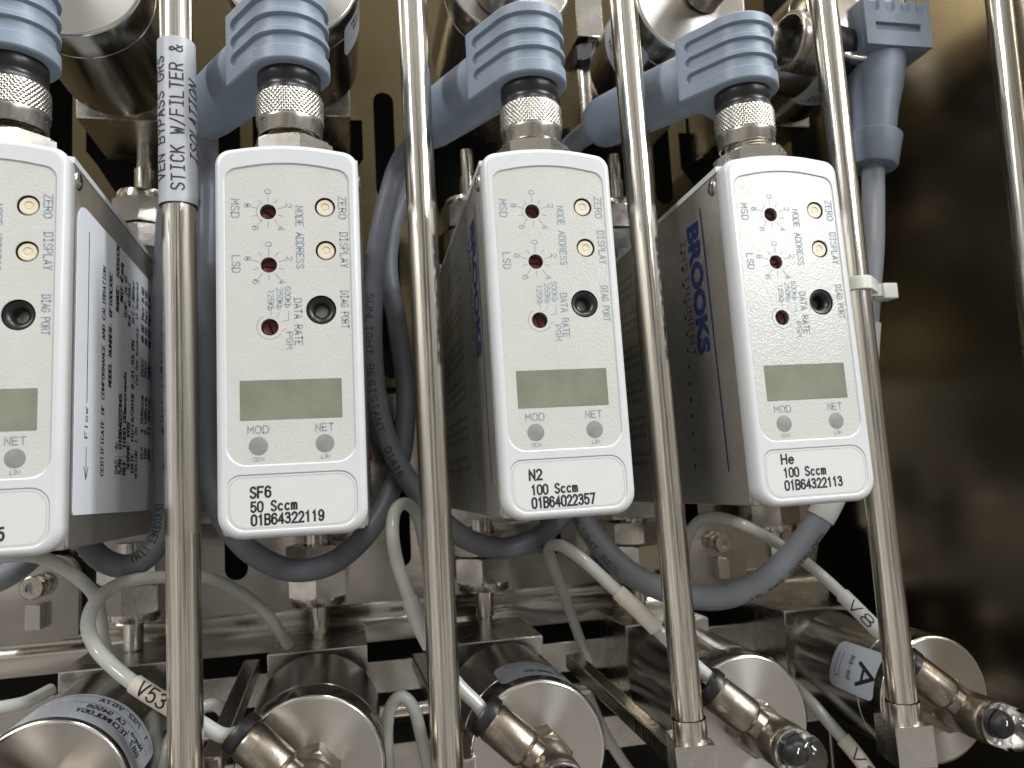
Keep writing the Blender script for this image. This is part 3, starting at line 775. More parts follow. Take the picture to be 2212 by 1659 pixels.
# fifth connector, on the transducer at the right, cable hanging straight down
D5 = 52
c0 = P(1896, 82, D5)
c5 = thing('cable_connector', 'blue-grey connector hanging cable-down beside the cabinet wall, held behind the right rod', 'cable connector', c0)
bm = bmesh.new(); hw = 15.2
box(bm, c0.x-hw, c0.x+hw, c0.y-10.7, c0.y+11, c0.z-10.5, c0.z+9.5, 1.6, 3)
hd = finish(bm, 'moulded_head', 'blue', c5, loc=c0)
ol = [(-hw+.4, -10.2), (hw-.4, -10.2), (hw-.4, 9.4)]
for k in range(4):
    xk = hw-4.2-k*7.0
    ol += [(xk+2.3, 9.4), (xk+2.3, 5.8)]+arcpts(xk, 5.8, 2.3, -8, -172, 10)+[(xk-2.3, 5.8), (xk-2.3, 9.4)]
ol += [(-hw+.4, 9.4)]
bm = bmesh.new(); x0 = -hw+4.9
sheet(bm, ol, [rrect(x0, x0+20.5, -4.2, -.8, (.3,)*4, 3)], lambda a, b, c: Vector((c0.x+a, c0.y-11.4+c, c0.z+b)), 1.7)
finish(bm, 'grip_face', 'blue', c5, loc=c0)
b0 = Vector((c0.x-1.5, c0.y, c0.z-9.5)); b1 = P(1886, 362, D5)
dd = (b1-b0); LL = dd.length
bm = bmesh.new()
lathe(bm, [(10.8, -2), (10.8, 4), (10.2, 12), (8.6, LL-24), (8.0, LL-13.2), (10.2, LL-13.0), (10.5, LL-12.6), (10.4, LL-11.8), (9.2, LL-.8), (8.6, LL), (4.3, LL), (4.3, LL+2)], b0, dd, 48, cap=False)
finish(bm, 'strain_relief', 'blue', c5, loc=c0, smooth=40)
n0 = P(1738, 95, D5); axn = Vector((-1, -.12, .04)).normalized()
bm = bmesh.new(); N = 216; K = 30; rings = []
a_, b_, d_ = frame(axn)
for k in range(K+1):
    z = 10*k/K; ring = []
    for i in range(N):
        an = 2*PI*i/N; h1 = math.sin(40*an+z*3.6); h2 = math.sin(40*an-z*3.6)
        ring.append(bm.verts.new(n0+(a_*math.cos(an)+b_*math.sin(an))*(11.2+.3*(.5*(h1+1))*(.5*(h2+1))*min(z, 10-z, .5)/.5)+d_*(z-6)))
    rings.append(ring)
for a, b in zip(rings, rings[1:]):
    for i in range(N): j = (i+1) % N; bm.faces.new((a[i], a[j], b[j], b[i]))
lathe(bm, [(11.1, 4), (11.2, 4.3), (11.2, 8.4), (10.7, 9), (9.6, 9), (9.5, 0)], n0, axn, 64, cap=False)
nt5 = finish(bm, 'knurled_nut', 'knurl', c5, loc=c0, smooth=60)
bm = bmesh.new(); lathe(bm, [(9.4, -30), (9.4, -5), (9.3, 1), (0, 1)], n0, axn, 40, cap=False)
finish(bm, 'dark_seal', 'black', c5, loc=c0)

# ================================================================== cables
def pathpx(pts): return [P(*p) for p in pts]
def cable(name, label, pts, r, material, cat='cable', group=None, n=12, world=False):
    path = spline(pts if world else pathpx(pts), n)
    bm = bmesh.new(); tube(bm, path, r, 24)
    o = finish(bm, name, material, loc=path[0], smooth=80)
    tag(o, label, cat, group); return o, path

def print_along(o, path, s, i0, i1, r, h, ang=0.0, material='print_black', flip=False, name='cable_printing', loc0=None, wt=.14):
    """wrap lettering on a tube between path indices"""
    fr = frames_along(path); seg = path[i0:i1+1]
    cum = [0.0]
    for a, b in zip(seg, seg[1:]): cum.append(cum[-1]+(b-a).length)
    T_ = cum[-1]
    def fn(x, y):
        d = x if not flip else T_-x
        yy = (y-h/2) if not flip else -(y-h/2)
        k = 0
        while k < len(cum)-2 and cum[k+1] < d: k += 1
        u = (d-cum[k])/max(cum[k+1]-cum[k], 1e-6)
        p = seg[k].lerp(seg[k+1], u); t = (seg[k+1]-seg[k]).normalized()
        v = (Vector((CX, CY, CZ))-p); v = (v-t*v.dot(t)).normalized(); bb = t.cross(v)
        th = ang-yy/r
        return p+(v*math.cos(th)+bb*math.sin(th))*(r+.04)
    bm = bmesh.new(); put_strokes(bm, s, T_, h, fn, align=0, fine=.6, wt=wt)
    return finish(bm, name, material, o, loc=path[0])

RC = 4.0
CG = 'grey cables looped between the flow controllers'
# cable between the first controller and the first rod
o, pth = cable('sensor_cable', 'dark grey printed cable hanging between the cropped controller and the labelled rod',
   [(372, 395, 86), (362, 480, 90), (355, 620, 92), (352, 800, 92), (355, 980, 92), (357, 1080, 90), (345, 1160, 86), (305, 1212, 82), (255, 1222, 82), (205, 1195, 86), (175, 1140, 92), (150, 1060, 98)], RC, 'cable', group=CG)
print_along(o, pth, 'DEVICENET (TM)', 62, 88, RC, 2.6, ang=.5)
print_along(o, pth, '300V E91663 NIM AWG 18', 10, 52, RC, 3.4, ang=-.3)
# from the SF6 connector down the left of the SF6 controller, loop, up its right side
o, pth = cable('sensor_cable', 'dark grey cable from the SF6 connector looping under the SF6 controller',
   [tuple(cend[1]), tuple(P(448, 372, 92)), tuple(P(447, 520, 90)), tuple(P(448, 760, 88)), tuple(P(452, 980, 86)), tuple(P(470, 1090, 82)),
    tuple(P(520, 1172, 76)), tuple(P(590, 1220, 74)), tuple(P(655, 1232, 74)), tuple(P(725, 1212, 76)), tuple(P(790, 1155, 82)), tuple(P(835, 1080, 90)),
    tuple(P(868, 980, 100)), tuple(P(876, 850, 108)), tuple(P(858, 700, 112)), tuple(P(838, 570, 112)), tuple(P(858, 455, 112)), tuple(P(905, 370, 114))], RC, 'cable', group=CG, world=True)
# from the N2 connector down behind the SF6 controller, loop under the N2 controller
o, pth = cable('sensor_cable', 'grey cable from the N2 connector crossing down and looping under the N2 controller',
   [tuple(cend[2]), tuple(P(862, 355, 92)), tuple(P(838, 430, 94)), tuple(P(818, 520, 94)), tuple(P(806, 640, 94)), tuple(P(806, 780, 94)), tuple(P(822, 900, 92)),
    tuple(P(860, 1000, 88)), tuple(P(915, 1080, 84)), tuple(P(985, 1150, 80)), tuple(P(1060, 1182, 78)), tuple(P(1130, 1175, 80)), tuple(P(1200, 1130, 88)), tuple(P(1250, 1050, 98)), tuple(P(1270, 950, 104))], RC, 'cable', group=CG, world=True)
print_along(o, pth, 'SUNLIGHT RESISTANT', 48, 76, RC, 2.6, ang=.3)
print_along(o, pth, '01416', 80, 88, RC, 2.6, ang=.3)
# from the He connector, passing behind the N2 controller
o, pth = cable('sensor_cable', 'grey cable leaving the He connector and dropping behind the N2 controller',
   [tuple(cend[3]), tuple(P(1245, 305, 96)), tuple(P(1215, 345, 104)), tuple(P(1200, 420, 112)), tuple(P(1205, 560, 116)), tuple(P(1212, 800, 116)), tuple(P(1222, 1010, 112)),
    tuple(P(1255, 1110, 100)), tuple(P(1300, 1180, 88)), tuple(P(1360, 1237, 78)), tuple(P(1430, 1272, 72)), tuple(P(1500, 1290, 68)), tuple(P(1570, 1288, 64)), tuple(P(1645, 1255, 60)),
    tuple(P(1705, 1205, 56)), tuple(P(1750, 1150, 54)), tuple(P(1785, 1095, 52)), tuple(P(1812, 1030, 52)), tuple(P(1826, 950, 52))], 4.6, 'cable_light', group=CG, world=True)
fr_ = pth[187:206]
bm = bmesh.new(); tube(bm, fr_, 5.15, 24); finish(bm, 'white_wrap', 'label_film', o, loc=pth[0], smooth=80)
print_along(o, pth, 'SUNLIGHT RES', 82, 106, 4.6, 2.4, ang=.6)
print_along(o, pth, '16 AWG SHIELDED', 150, 182, 4.6, 2.4, ang=1.1)
# straight cable of the fifth connector
bend = b0+dd.normalized()*(LL+1)
o, pth = cable('sensor_cable', 'light grey cable hanging straight from the right-hand connector, tied to the rod',
   [tuple(bend), tuple(P(1886, 440, 50)), tuple(P(1884, 540, 44)), tuple(P(1876, 640, 42)), tuple(P(1868, 760, 44)), tuple(P(1862, 900, 50)), tuple(P(1850, 1040, 56))], 4.3, 'cable_light', group=None, world=True)
bm = bmesh.new(); tube(bm, pth[42:66], 5.0, 24); finish(bm, 'white_wrap', 'label_film', o, loc=pth[0], smooth=80)

# ================================================================== gas rods
rods = [(30, (380, 0), (402, 1659), None), (30, (890, 0), (967, 1659), None), (28, (1345, 0), (1492, 1600), 1625),
        (26, (1778, 0), (1954, 1560), 1572), (30, (2158, 0), (2212, 500), None)]
RL = ['polished steel rod carrying the white wrap label, left of the SF6 controller',
      'polished steel rod between the SF6 and N2 controllers',
      'polished steel rod between the N2 and He controllers, ending in a square block',
      'polished steel rod right of the He controller with the white cable tie',
      'polished steel rod at the top right corner against the cabinet wall']
rod_axis = []
for i, (Y, a, b, blk) in enumerate(rods):
    A = P(*a, Y); B = P(*b, Y); d = (B-A).normalized()
    A = A-d*40; LN = (B-A).length+(60 if not blk else 0)
    rod_axis.append((A, d))
    t = thing('gas_rod', RL[i], 'rod', A+d*LN, group='polished rods standing in front of the panel')
    bm = bmesh.new(); lathe(bm, [(4.76, 0), (4.76, LN)], A, d, 64); finish(bm, 'rod_tube', 'tube_steel', t, loc=A+d*LN)
    if blk:
        E_ = A+d*LN
        bm = bmesh.new(); lathe(bm, [(5.3, -7), (5.35, -6.6), (5.35, 0)], E_, d, 48, cap=False)
        finish(bm, 'weld_collar', 'tube_steel', t, loc=E_)
        bm = bmesh.new(); tt = bmesh.new(); box(tt, -6.2, 6.2, -6.4, 9, -12.5, 0.6, .35)
        a_x = Vector((1, 0, 0)); rotm = Vector((0, 0, -1)).rotation_difference(d).to_matrix().to_4x4()
        merge(bm, tt, Matrix.Translation(E_) @ rotm @ Matrix.Rotation(R(-12), 4, 'Z'))
        finish(bm, 'square_end_block', 'block_steel', t, loc=E_)
# wrap label on the first rod
A, d = rod_axis[0]; t = bpy.data.objects['gas_rod']
base = t.location/S
top = P(380, 97, 30); bot = P(386, 447, 30)
def on_rod(s_top, rr, phi):
    # point on the rod at distance s below `top`, angle phi (0 faces the viewer, + to the right)
    q = A+d*((top-A).dot(d)+s_top)
    v = Vector((CX, CY, CZ))-q; v = (v-d*v.dot(d)).normalized(); r_ = v.cross(-d)
    if r_.dot(CR) < 0: r_ = -r_
    return q+(v*math.cos(phi)+r_*math.sin(phi))*rr
bm = bmesh.new(); lw = (bot-top).length; rr = 5.35; rows = []
for k in range(15):
    rows.append([bm.verts.new(on_rod(lw*k/14, rr+(0.12 if 0 < i < 48 else 0)+.05*math.sin(k*1.3+i*.5), -PI*.98+2*PI*.98*i/48)) for i in range(49)])
for a, b in zip(rows, rows[1:]):
    for i in range(48): bm.faces.new((a[i], a[i+1], b[i+1], b[i]))
# loose free edge of the label on the right
wl = finish(bm, 'wrap_label', 'paper', t, loc=base, smooth=80)
bm = bmesh.new(); rr = 5.56
def RT(s, s0, s1, phi, h):
    put_text(bm, s, abs(s1-s0), h, lambda x, y: on_rod(s1-x, rr, phi+(y-h/2)/rr*-1 if False else phi-(h/2-y)/rr*-1*-1), align=0, sub=1, bold=.012, space=1.1)
def RT2(s, s_bottom, length, phi, h, sl=0.0):
    # reads upwards; letter tops point left
    put_strokes(bm, s, length, h, lambda x, y: on_rod(s_bottom-x, rr, phi-(y-h/2)/rr), align=0, wt=.13, gap=1.9, jit=.12, fine=.5, slant=sl)
k_ = lw/350.0
RT2('STICK W/FILTER &', (423-97)*k_, (423-118)*k_, -0.02, 3.7)
RT2('ISOLATION', (360-97)*k_, (360-190)*k_, 0.98, 3.6, .3)
RT2('VEN BYPASS GRS', (400-97)*k_, (400-140)*k_, -1.02, 3.4)
finish(bm, 'handwritten_lettering', 'print_black', wl, loc=Vector((0, 0, 0))) if False else finish(bm, 'label_lettering', 'print_black', wl, loc=base)

# cable tie
A, d = rod_axis[3]
q = P(1868, 622, 30); ro = A+d*((q-A).dot(d))
tb = tag(finish((lambda: (lambda b: b)(bmesh.new()))(), 'cable_tie', 'nylon', loc=ro), 'white nylon cable tie round the right rod and its cable', 'cable tie')
bpy.data.objects.remove(tb)
ct = thing('cable_tie', 'white nylon cable tie round the right rod and its cable', 'cable tie', ro)
cq = P(1877, 622, 43)
bm = bmesh.new(); loop = []
u1 = (cq-ro); u1 = (u1-d*u1.dot(d)); L1 = u1.length; u1.normalize(); w1 = d.cross(u1)
for k in range(25): a = PI/2+PI*k/24; loop.append(ro+(u1*math.cos(a)+w1*math.sin(a))*5.3)
for k in range(25): a = -PI/2+PI*k/24; loop.append(ro+u1*L1+(u1*math.cos(a)+w1*math.sin(a))*5.0)
ins, outl = [], []
cen = ro+u1*L1/2
rings = []
for p in loop:
    n_ = (p-cen).normalized()
    rings.append([bm.verts.new(p+d*2.4), bm.verts.new(p-d*2.4), bm.verts.new(p+n_*1.1-d*2.2), bm.verts.new(p+n_*1.1+d*2.2)])
for a, b in zip(rings, rings[1:]+rings[:1]):
    for i in range(4): j = (i+1) % 4; bm.faces.new((a[i], a[j], b[j], b[i]))
finish(bm, 'strap', 'nylon', ct, loc=ro, smooth=40)
hh = P(1917, 630, 30)
bm = bmesh.new(); box(bm, hh.x-3.2, hh.x+2.4, hh.y-2.6, hh.y+3.2, hh.z-2.9, hh.z+2.7, .5); finish(bm, 'ratchet_head', 'nylon', ct, loc=ro)
h2 = P(1897, 625, 28)
bm = bmesh.new(); box(bm, h2.x-2.6, hh.x-2.5, hh.y-1.6, hh.y-.2, hh.z-1.9, hh.z+2.3, .3); finish(bm, 'strap_tail', 'nylon', ct, loc=ro)

# ================================================================== valves
def build_valve(cx, cz, yf, up, label, group, lab=None, rad=22.8, fitting=True):
    base = Vector((cx, 165, cz))
    t = thing('gas_valve', label, 'valve', base, group=group)
    LEN = 56
    bm = bmesh.new()
    lathe(bm, [(0, LEN), (rad-.6, LEN), (rad, LEN-.6), (rad, 13.2), (rad-.22, 13.0), (rad-.22, 12.6), (rad, 12.4), (rad, 1.1), (rad-.25, .5)], (cx, yf, cz), (0, 1, 0), 96, cap=False)
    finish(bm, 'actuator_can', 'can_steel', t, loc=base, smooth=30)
    bm = bmesh.new(); lathe(bm, [(rad-.1, 1.0), (rad-.35, .45), (rad-1.15, 0.0), (rad-1.5, 0)], (cx, yf, cz), (0, 1, 0), 96, cap=False)
    finish(bm, 'bright_rim', 'rim_steel', t, loc=base, smooth=60)
    bm = bmesh.new(); lathe(bm, [(rad-1.5, 0), (rad-6, 0.02), (12, .02), (5, .02), (4.8, .6), (0, .6)], (0, 0, 0), (0, 1, 0), 96, cap=False)
    f = finish(bm, 'end_face', 'face_steel', t, smooth=60); f.location = (Vector((cx, yf, cz))-base)*S
    bm = bmesh.new(); lathe(bm, [(17.5, 0), (17.5, 3), (15, 5), (14.5, 13)], (cx, yf+LEN-.5, cz), (0, 1, 0), 64, cap=False)
    finish(bm, 'bonnet_neck', 'nut_steel', t, loc=base, smooth=30)
    bm = bmesh.new(); box(bm, cx-19, cx+19, 112, 163, cz-20 if not up else cz-19.5, cz+19.5 if up else cz+22, .5)
    finish(bm, 'valve_block', 'block_steel', t, loc=base)
    if lab:
        a0, a1, y0, y1, items = lab            # angles measured from +Z towards +X
        fn = lambda an, y, k=0.08: Vector((cx+math.sin(an)*(rad+k), yf+y, cz+math.cos(an)*(rad+k)))
        ol = rrect(a0*rad, a1*rad, y0, y1, (3, 3, 3, 3), 5)
        bm = bmesh.new(); n = 40; rows = []
        for i in range(n+1):
            s_ = a0*rad+(a1-a0)*rad*i/n
            e_ = min(i, n-i)/n*(a1-a0)*rad; ins = 0 if e_ >= 3 else 3-math.sqrt(max(0, 9-(3-e_)**2))
            rows.append((bm.verts.new(fn(s_/rad, y0+ins)), bm.verts.new(fn(s_/rad, y1-ins))))
        for p_, q_ in zip(rows, rows[1:]): bm.faces.new((p_[0], q_[0], q_[1], p_[1]))
        lo = finish(bm, 'maker_label', 'cyl_label', t, loc=base, smooth=80)
        bm = bmesh.new()
        for it in items:
            if it[0] == 'line':
                _, aa, ya, ab, yb = it
                if ya == yb:
                    m_ = 16
                    for j in range(m_):
                        p_ = aa+(ab-aa)*j/m_; q_ = aa+(ab-aa)*(j+1)/m_
                        bm.faces.new([bm.verts.new(fn(*c_, .13)) for c_ in ((p_, ya-.15), (q_, ya-.15), (q_, ya+.15), (p_, ya+.15))])
                else:
                    w_ = .15/rad
                    bm.faces.new([bm.verts.new(fn(*c_, .13)) for c_ in ((aa-w_, ya), (aa+w_, ya), (ab+w_, yb), (ab-w_, yb))])
            else:
                s_, an, yb, w_, h_, flip = it
                sg = -1 if flip else 1
                put_strokes(bm, s_, w_, h_, lambda x, y: fn(an+sg*x/rad, yb-sg*y, .13), align=.5, wt=.17, fine=1)
        finish(bm, 'label_printing', 'print_black', lo, loc=base)
    if fitting: build_fitting(t, base, cx, cz, yf)
    return t

def build_fitting(t, base, cx, cz, yf, ang=None, nut_r=15):
    ang = R(138) if ang is None else ang
    bd = Vector((math.cos(ang), 0.26, math.sin(ang))).normalized()
    ax = Vector((0, -1, 0))
    bm = bmesh.new(); hexprism(bm, 16, 0, 9, (cx, yf, cz), ax, rot=.2)
    el = finish(bm, 'elbow_fitting', 'nickel', t, loc=base)
    bm = bmesh.new(); lathe(bm, [(7.0, 8.5), (7.4, 9.5), (7.4, 25), (6.9, 26), (7.2, 26.5), (7.2, 28.5)], (cx, yf, cz), ax, 40, cap=True)
    finish(bm, 'swivel_body', 'nickel', el, loc=base, smooth=40)
    o_ = Vector((cx, yf-16.5, cz))
    bm = bmesh.new(); lathe(bm, [(4.8, 3), (4.8, 9.0), (5.9, 10), (6.1, 10.8), (6.1, 22.5), (5.7, 23.5)], o_, bd, 40)
    finish(bm, 'barrel', 'nickel', el, loc=base, smooth=40)
    bm = bmesh.new(); lathe(bm, [(5.6, 23.4), (6.5, 24), (6.5, 26.6), (6.0, 27.4), (3.0, 27.4), (3.0, 25)], o_, bd, 40, cap=False)
    finish(bm, 'release_collar', 'black', el, loc=base, smooth=50)
    bm = bmesh.new()
    lathe(bm, [(0, 28.6), (6.9, 28.6)]+[(6.9*math.cos(R(a)), 32.5+6.9*math.sin(R(a))) for a in range(0, 90, 9)]+[(0, 39.4)], (cx, yf, cz), ax, 48, cap=False)
    dm = finish(bm, 'clear_dome', 'dome', el, loc=base, smooth=60)
    bm = bmesh.new(); lathe(bm, [(2.6, 28.9), (2.6, 30.5), (1.8, 31.8), (0, 32)], (cx, yf, cz), ax, 32, cap=False)
    finish(bm, 'indicator_core', 'black', dm, loc=base, smooth=60)
    return o_+bd*27

GL = 'lower row of round valves'
GU = 'upper row of round valves'
lowv = [(-54.0, -72.6), (19.2, -73.8), (90.6, -77.0), (164.8, -76.6), (239.0, -77.4)]
collars = []
LB = ['round steel valve in the bottom left corner, silver label along its upper wall',
      'round steel valve under the SF6 controller, between the first two rods',
      'round steel valve under the N2 controller with a boxed silver label on its upper wall',
      'round steel valve under the He controller with an elbow fitting and clear dome',
      'round steel valve in the bottom right corner with a label marked A on its side']
labs = {0: (-0.55, 1.5, 2, 26, [('687 TECHNOLOGY', .75, 8, 24, 3.2, True), ('Napa, CA 94558', .78, 13, 22, 3, True), ('1 792 V67A', .8, 20.5, 20, 3, True), ('line', -.3, 17.2, 1.4, 17.2), ('line', -.3, 23.6, 1.4, 23.6)]),
        2: (-0.45, 1.3, 5, 24, [('line', -.25, 20, .45, 20), ('line', -.25, 22.6, .45, 22.6), ('line', -.25, 20, -.25, 22.6), ('Napa, CA 94558 USA', .4, 10, 20, 2.4, True), ('95-687000', .75, 16.5, 12, 2.4, True), ('AP3640S', .9, 21.8, 10, 1.8, True)]),
        4: (-1.55, -0.75, -2+6, 30, [('line', -1.35, 27, -.95, 27), ('line', -1.35, 24.5, -.95, 24.5), ('line', -1.35, 24.5, -1.35, 27), ('98-68', -1.15, 20, 9, 2.2, False), ('A', -1.2, 14, 8, 9, False)])}
for i, (cx, cz) in enumerate(lowv):
    build_valve(cx, cz, 46, False, LB[i], GL, labs.get(i))
    bd = Vector((math.cos(R(138)), .26, math.sin(R(138)))).normalized()
    collars.append(Vector((cx, 29.5, cz))+bd*26)
upv = [(-49.0, 181.0), (19.6, 186.0), (96.0, 191), (166.0, 188), (238.0, 190.0)]
UB = ['round steel valve at the top left, half hidden by the labelled rod',
      'round steel valve behind the SF6 connector, label on its right wall',
      'round steel valve behind the N2 connector with a pale end face',
      'round steel valve left of the He connector with a handwritten dark label',
      'round steel valve behind the He connector with a curved label marked AP3640S']
labu = {1: (1.35, 2.3, 6, 26, [('Technology', 1.75, 10, 17, 2.6, False), ('94558', 1.85, 15, 9, 2.6, False), ('line', 1.4, 19, 2.2, 19)]),
        3: (-2.5, -1.3, 10, 34, [('1C', -1.75, 18, 8, 6, False), ('1 792 TX4', -2.0, 30, 16, 2.6, False), ('line', -2.4, 26, -1.4, 26)]),
        4: (2.2, 3.6, 16, 38, [('98-687000M', 2.9, 26, 20, 2.8, False), ('AP3640S', 2.9, 34, 18, 3.6, False), ('line', 2.4, 35.2, 3.4, 35.2), ('line', 2.4, 28.6, 3.4, 28.6)])}
for i, (cx, cz) in enumerate(upv):
    build_valve(cx, cz, 46, True, UB[i], GU, labu.get(i), fitting=False)
# short steel spouts on the faces of the upper valves
for i, (px, py) in ((2, (1075, -6)), (3, (1520, -10))):
    t = [o for o in COL.objects if o.get('label') == UB[i]][0]; base = t.location/S
    q = P(px, py, 46)
    bm = bmesh.new(); lathe(bm, [(7.6, 0), (7.6, 12), (7.0, 13), (6.9, 20), (6.2, 20.5), (6.2, 26)], q, (0.05, -1, 0.1), 40)
    finish(bm, 'port_spout', 'nickel', t, loc=base, smooth=40)

# ================================================================== tube fittings under and over the controllers
def fitting(cx, z0, up, label):
    base = Vector((cx, 140, z0))
    t = thing('tube_fitting', label, 'fitting', base, group='hex fittings at the ends of the controllers')
    s = 1 if up else -1; ax = (0, 0, s)
    bm = bmesh.new(); lathe(bm, [(6, -6), (6, 3)], base, ax, 40, cap=False); finish(bm, 'threaded_neck', 'nut_steel', t, loc=base)
    bm = bmesh.new(); hexprism(bm, 23, 0, 9.5, base, ax, rot=random.uniform(0, .5), ch=.55); finish(bm, 'hex_nut', 'nut_steel', t, loc=base)
    bm = bmesh.new(); hexprism(bm, 23, 10.6, 21.5, base, ax, rot=random.uniform(0, .5), ch=.55); finish(bm, 'hex_nut', 'nut_steel', t, loc=base)
    bm = bmesh.new(); lathe(bm, [(9.5, 21), (11.2, 21.6), (11.2, 24.6), (10.9, 25.2), (4, 25.2)], base, ax, 48, cap=False); finish(bm, 'gland_ring', 'nut_steel', t, loc=base, smooth=30)
    bm = bmesh.new(); lathe(bm, [(4.0, 25), (4.0, 36.5), (3.1, 37), (3.1, 50)], base, ax, 40, cap=False); finish(bm, 'tube_stub', 'tube_steel', t, loc=base, smooth=30)
LF = ['hex fitting partly hidden behind the labelled rod under the cropped controller', 'hex fitting and short tube directly under the SF6 controller',
      'hex fitting directly under the N2 controller beside the second rod', 'hex fitting between the third rod and the grey cable under the He controller',
      'hex fitting furthest right, crossed by the thick grey cable']
for i, x in enumerate(SX):
    dxx = (6, 0, -4, -4, -8)[i]
    fitting(x+(0, 0, -2, -3, -5)[i], -13.5 if i < 4 else 2, False, LF[i])
UF = ['upper hex fitting with slim tube seen left of the labelled rod', 'upper hex fitting hidden behind the SF6 connector', 'upper hex fitting behind the N2 connector, seen beside the second rod',
      'upper hex fitting above the He controller, behind its connector', 'upper hex fitting nearest the cabinet wall']
for i, x in enumerate(SX): fitting(x+(5, 0, 0, 0, 0)[i], 115, True, UF[i])

# transducer body between the He connector and the ring nut
tb = P(1660, 105, 60)
t = thing('pressure_transducer', 'grey steel pressure transducer behind the He connector with a side socket', 'transducer', tb)
bm = bmesh.new(); lathe(bm, [(0, -14), (14, -14), (14.5, -13), (14.5, 10), (13, 12), (9, 12.5), (9, 18)], tb+Vector((8, 8, 0)), (1, .1, 0), 48, cap=False)
finish(bm, 'transducer_body', 'block_steel', t, loc=tb, smooth=40)

# pale port block with a dark plug between two upper valves
q = P(1268, 45, 112)
t = thing('port_block', 'pale flat steel block with a dark plug below, behind the third rod at the top', 'block', q)
bm = bmesh.new(); box(bm, q.x-6.2, q.x+6.2, 108, 140, q.z-10, q.z+30, .4); finish(bm, 'block_body', 'block_steel', t, loc=q)
bm = bmesh.new(); hexprism(bm, 12, 0, 8, (q.x+.5, 116, q.z-11.5), (0, 0, -1)); finish(bm, 'port_plug', 'black', t, loc=q)
bm = bmesh.new(); lathe(bm, [(3.2, 0), (3.2, 30)], (q.x-.5, 120, q.z-19), (0, 0, -1), 28); finish(bm, 'outlet_stub', 'block_steel', t, loc=q)

# brackets and screws in front of the lower panel
for (px, py, lab_) in ((75, 1268, 'small steel bracket with a socket screw at the lower left edge'), (1556, 1172, 'round-cornered steel bracket with a socket screw right of the third rod')):
    q = P(px, py, 146)
    t = thing('screw_bracket', lab_, 'bracket', q, group='screwed brackets on the lower panel')
    bm = bmesh.new(); sheet(bm, rrect(q.x-15, q.x+15, q.z-22, q.z+12, (1, 1, 9, 9), 6), [], fz(152), 4); finish(bm, 'bracket_plate', 'plate_low', t, loc=q)
    bm = bmesh.new(); lathe(bm, [(0, 0), (4.6, 0), (4.8, -.4), (4.8, -7), (4.2, -7.8), (2.3, -7.8), (2.1, -5.5), (0, -5.3)], (q.x, 150, q.z), (0, 1, 0), 32, cap=False)
    finish(bm, 'socket_screw', 'nut_steel', t, loc=q, smooth=40)
    bm = bmesh.new(); box(bm, q.x-2.8, q.x+2.8, 144, 150, q.z-17, q.z-7, .4); finish(bm, 'clamp_foot', 'block_steel', t, loc=q)

# slanted flat bars between the lower valves
for (p0, p1, lab_) in (((905, 1425), (1010, 1659), 'slanted steel edge bar beside the second rod under the N2 fitting'),
                       ((1235, 1425), (1470, 1640), 'long slanted steel bar between the N2 and He valves'),
                       ((545, 1440), (455, 1659), 'slanted steel bar between the labelled rod and the second valve')):
    a = P(*p0, 118); b = P(*p1, 42); d = (b-a)
    t = bmesh.new(); LNn = d.length; box(t, -3, 3, -3, 3, 0, LNn, .8)
    bm = bmesh.new(); merge(bm, t, Matrix.Translation(a) @ d.to_track_quat('Z', 'Y').to_matrix().to_4x4())
    tag(finish(bm, 'slanted_bar', 'tube_steel', loc=a), lab_, 'bar', 'slanted bars between the lower valves')

# ================================================================== pneumatic tubes
GT = 'milky air tubes looping over the lower valves'
RT_ = 2.15
def col(i): return tuple(collars[i])
def airline(label, pts, r=RT_, sleeves=()):
    path = spline(pts, 12); bm = bmesh.new(); tube(bm, path, r, 24)
    o = finish(bm, 'air_tube', 'airline', loc=path[0], smooth=80); tag(o, label, 'air tube', GT)
    for (i0, i1, mt, txt) in sleeves:
        seg = path[i0:i1+1]
        bm = bmesh.new(); tube(bm, seg, r+.55, 24); s = finish(bm, 'marker_sleeve', mt, o, loc=path[0], smooth=80)
        if txt:
            k0 = i0+int((i1-i0)*txt[1]); k1 = i0+int((i1-i0)*txt[2])
            print_along(s, path, txt[0], k0, k1, r+.58, txt[3], name='sleeve_lettering', loc0=path[0], wt=.14)
    return path
V = lambda *a: tuple(P(*a))
airline('milky tube marked V53 curling round to the valve under the SF6 controller',
   [V(625, 1395, 110), V(575, 1325, 104), V(520, 1280, 97), V(440, 1247, 88), V(330, 1248, 80), V(255, 1263, 74), V(207, 1300, 67), V(190, 1350, 58), V(208, 1400, 50), V(248, 1443, 46), V(295, 1480, 42), V(365, 1524, 40), V(430, 1560, 39), V(480, 1588, 37), col(1)],
   sleeves=((119, 134, 'paper_cream', ('V53', .22, .85, 4.2)),))
airline('milky tube arching in from the left edge under the cropped controller',
   [V(-60, 1215, 60), V(20, 1200, 62), V(90, 1205, 72), V(150, 1235, 76), V(200, 1280, 82), V(216, 1330, 84), V(222, 1380, 84), V(240, 1430, 92), V(280, 1480, 98), V(300, 1540, 100)])
airline('milky tube with a blank white sleeve looping beside the second rod',
   [V(930, 1260, 96), V(915, 1170, 86), V(900, 1110, 74), V(875, 1088, 62), V(853, 1105, 52), V(848, 1155, 46), V(858, 1215, 46), V(878, 1275, 44), V(905, 1345, 42), V(945, 1420, 40), V(990, 1480, 38), V(1030, 1520, 37), col(2)],
   sleeves=((87, 104, 'label_film', None),))
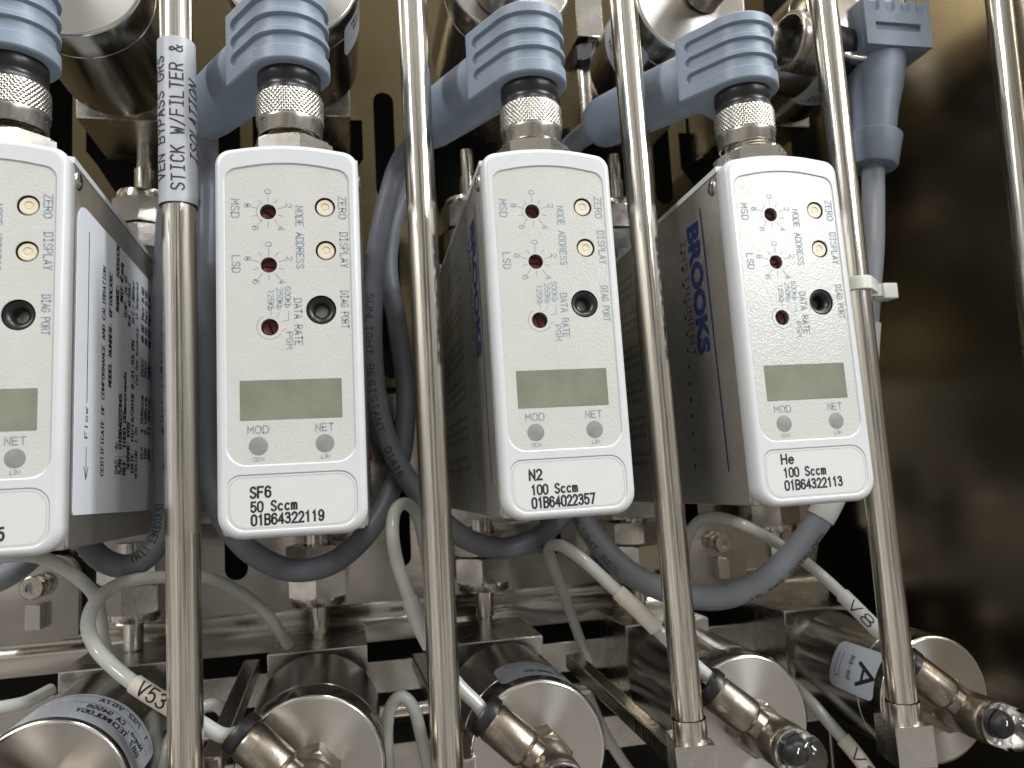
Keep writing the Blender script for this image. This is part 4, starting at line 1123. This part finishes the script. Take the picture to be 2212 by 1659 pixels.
airline('milky tube with a cream sleeve running from the N2 fitting to the valve under He',
   [V(1270, 1430, 120), V(1240, 1345, 112), V(1212, 1270, 100), V(1190, 1210, 84), V(1188, 1182, 70), V(1215, 1180, 58), V(1262, 1212, 50), V(1320, 1265, 46), V(1380, 1320, 42), V(1445, 1385, 39), V(1500, 1435, 37), V(1535, 1468, 36), col(3)],
   sleeves=((87, 103, 'paper_cream', None),))
airline('milky tube marked V8 descending to the fitting on the right-hand valve',
   [V(1475, 1240, 96), V(1482, 1175, 86), V(1505, 1130, 78), V(1545, 1117, 70), V(1600, 1132, 62), V(1665, 1165, 66), V(1725, 1203, 64), V(1780, 1248, 56), V(1835, 1300, 46), V(1900, 1365, 38), V(1945, 1405, 37), V(1975, 1430, 36), col(4)],
   sleeves=((93, 109, 'label_film', ('V8', .25, .75, 3.6)),))
airline('milky tube marked V8 at the bottom edge between the two right-hand valves',
   [V(1660, 1430, 110), V(1710, 1475, 96), V(1755, 1520, 84), V(1800, 1572, 76), V(1850, 1630, 70), V(1900, 1700, 66)],
   sleeves=((41, 60, 'paper_cream', ('V8', .3, .8, 3.8)),), r=2.4)
airline('milky hairpin tube at the bottom edge just left of the second rod',
   [V(850, 1760, 80), V(840, 1659, 78), V(836, 1580, 76), V(845, 1525, 74), V(868, 1505, 72), V(893, 1530, 72), V(910, 1590, 74), V(925, 1659, 78), V(940, 1740, 82)])
airline('milky tube slanting away at the bottom edge right of the N2 valve',
   [V(1270, 1500, 112), V(1305, 1580, 104), V(1345, 1645, 98), V(1400, 1720, 94)])
airline('short milky tube arc showing between the labelled rod and the second valve',
   [V(405, 1620, 104), V(425, 1545, 100), V(455, 1522, 98), V(485, 1540, 100), V(500, 1600, 106)])
airline('milky tube rising behind the labelled rod in the bottom left corner',
   [V(395, 1500, 100), V(385, 1560, 92), V(358, 1620, 84), V(340, 1700, 78)])
airline('milky tube stub at the left edge above the bottom left valve',
   [V(-40, 1535, 92), V(20, 1525, 92), V(60, 1515, 94), V(110, 1490, 104)])

# slack grey cable of another stick at the left edge
cable('sensor_cable', 'bluish grey cable loop just showing at the left edge under the cropped controller',
   [(-80, 1270, 84), (-30, 1262, 84), (20, 1240, 86), (70, 1200, 92), (100, 1150, 98)], RC, 'cable_light', group=CG)
# red marker seen right of the SF6 controller
q = P(797, 985, 120)
bm = bmesh.new(); box(bm, q.x-6, q.x+1.2, 118, 124, q.z-2, q.z+2, .3)
tag(finish(bm, 'red_cap', 'red', loc=q), 'small red cap peeping out right of the SF6 controller', 'cap')
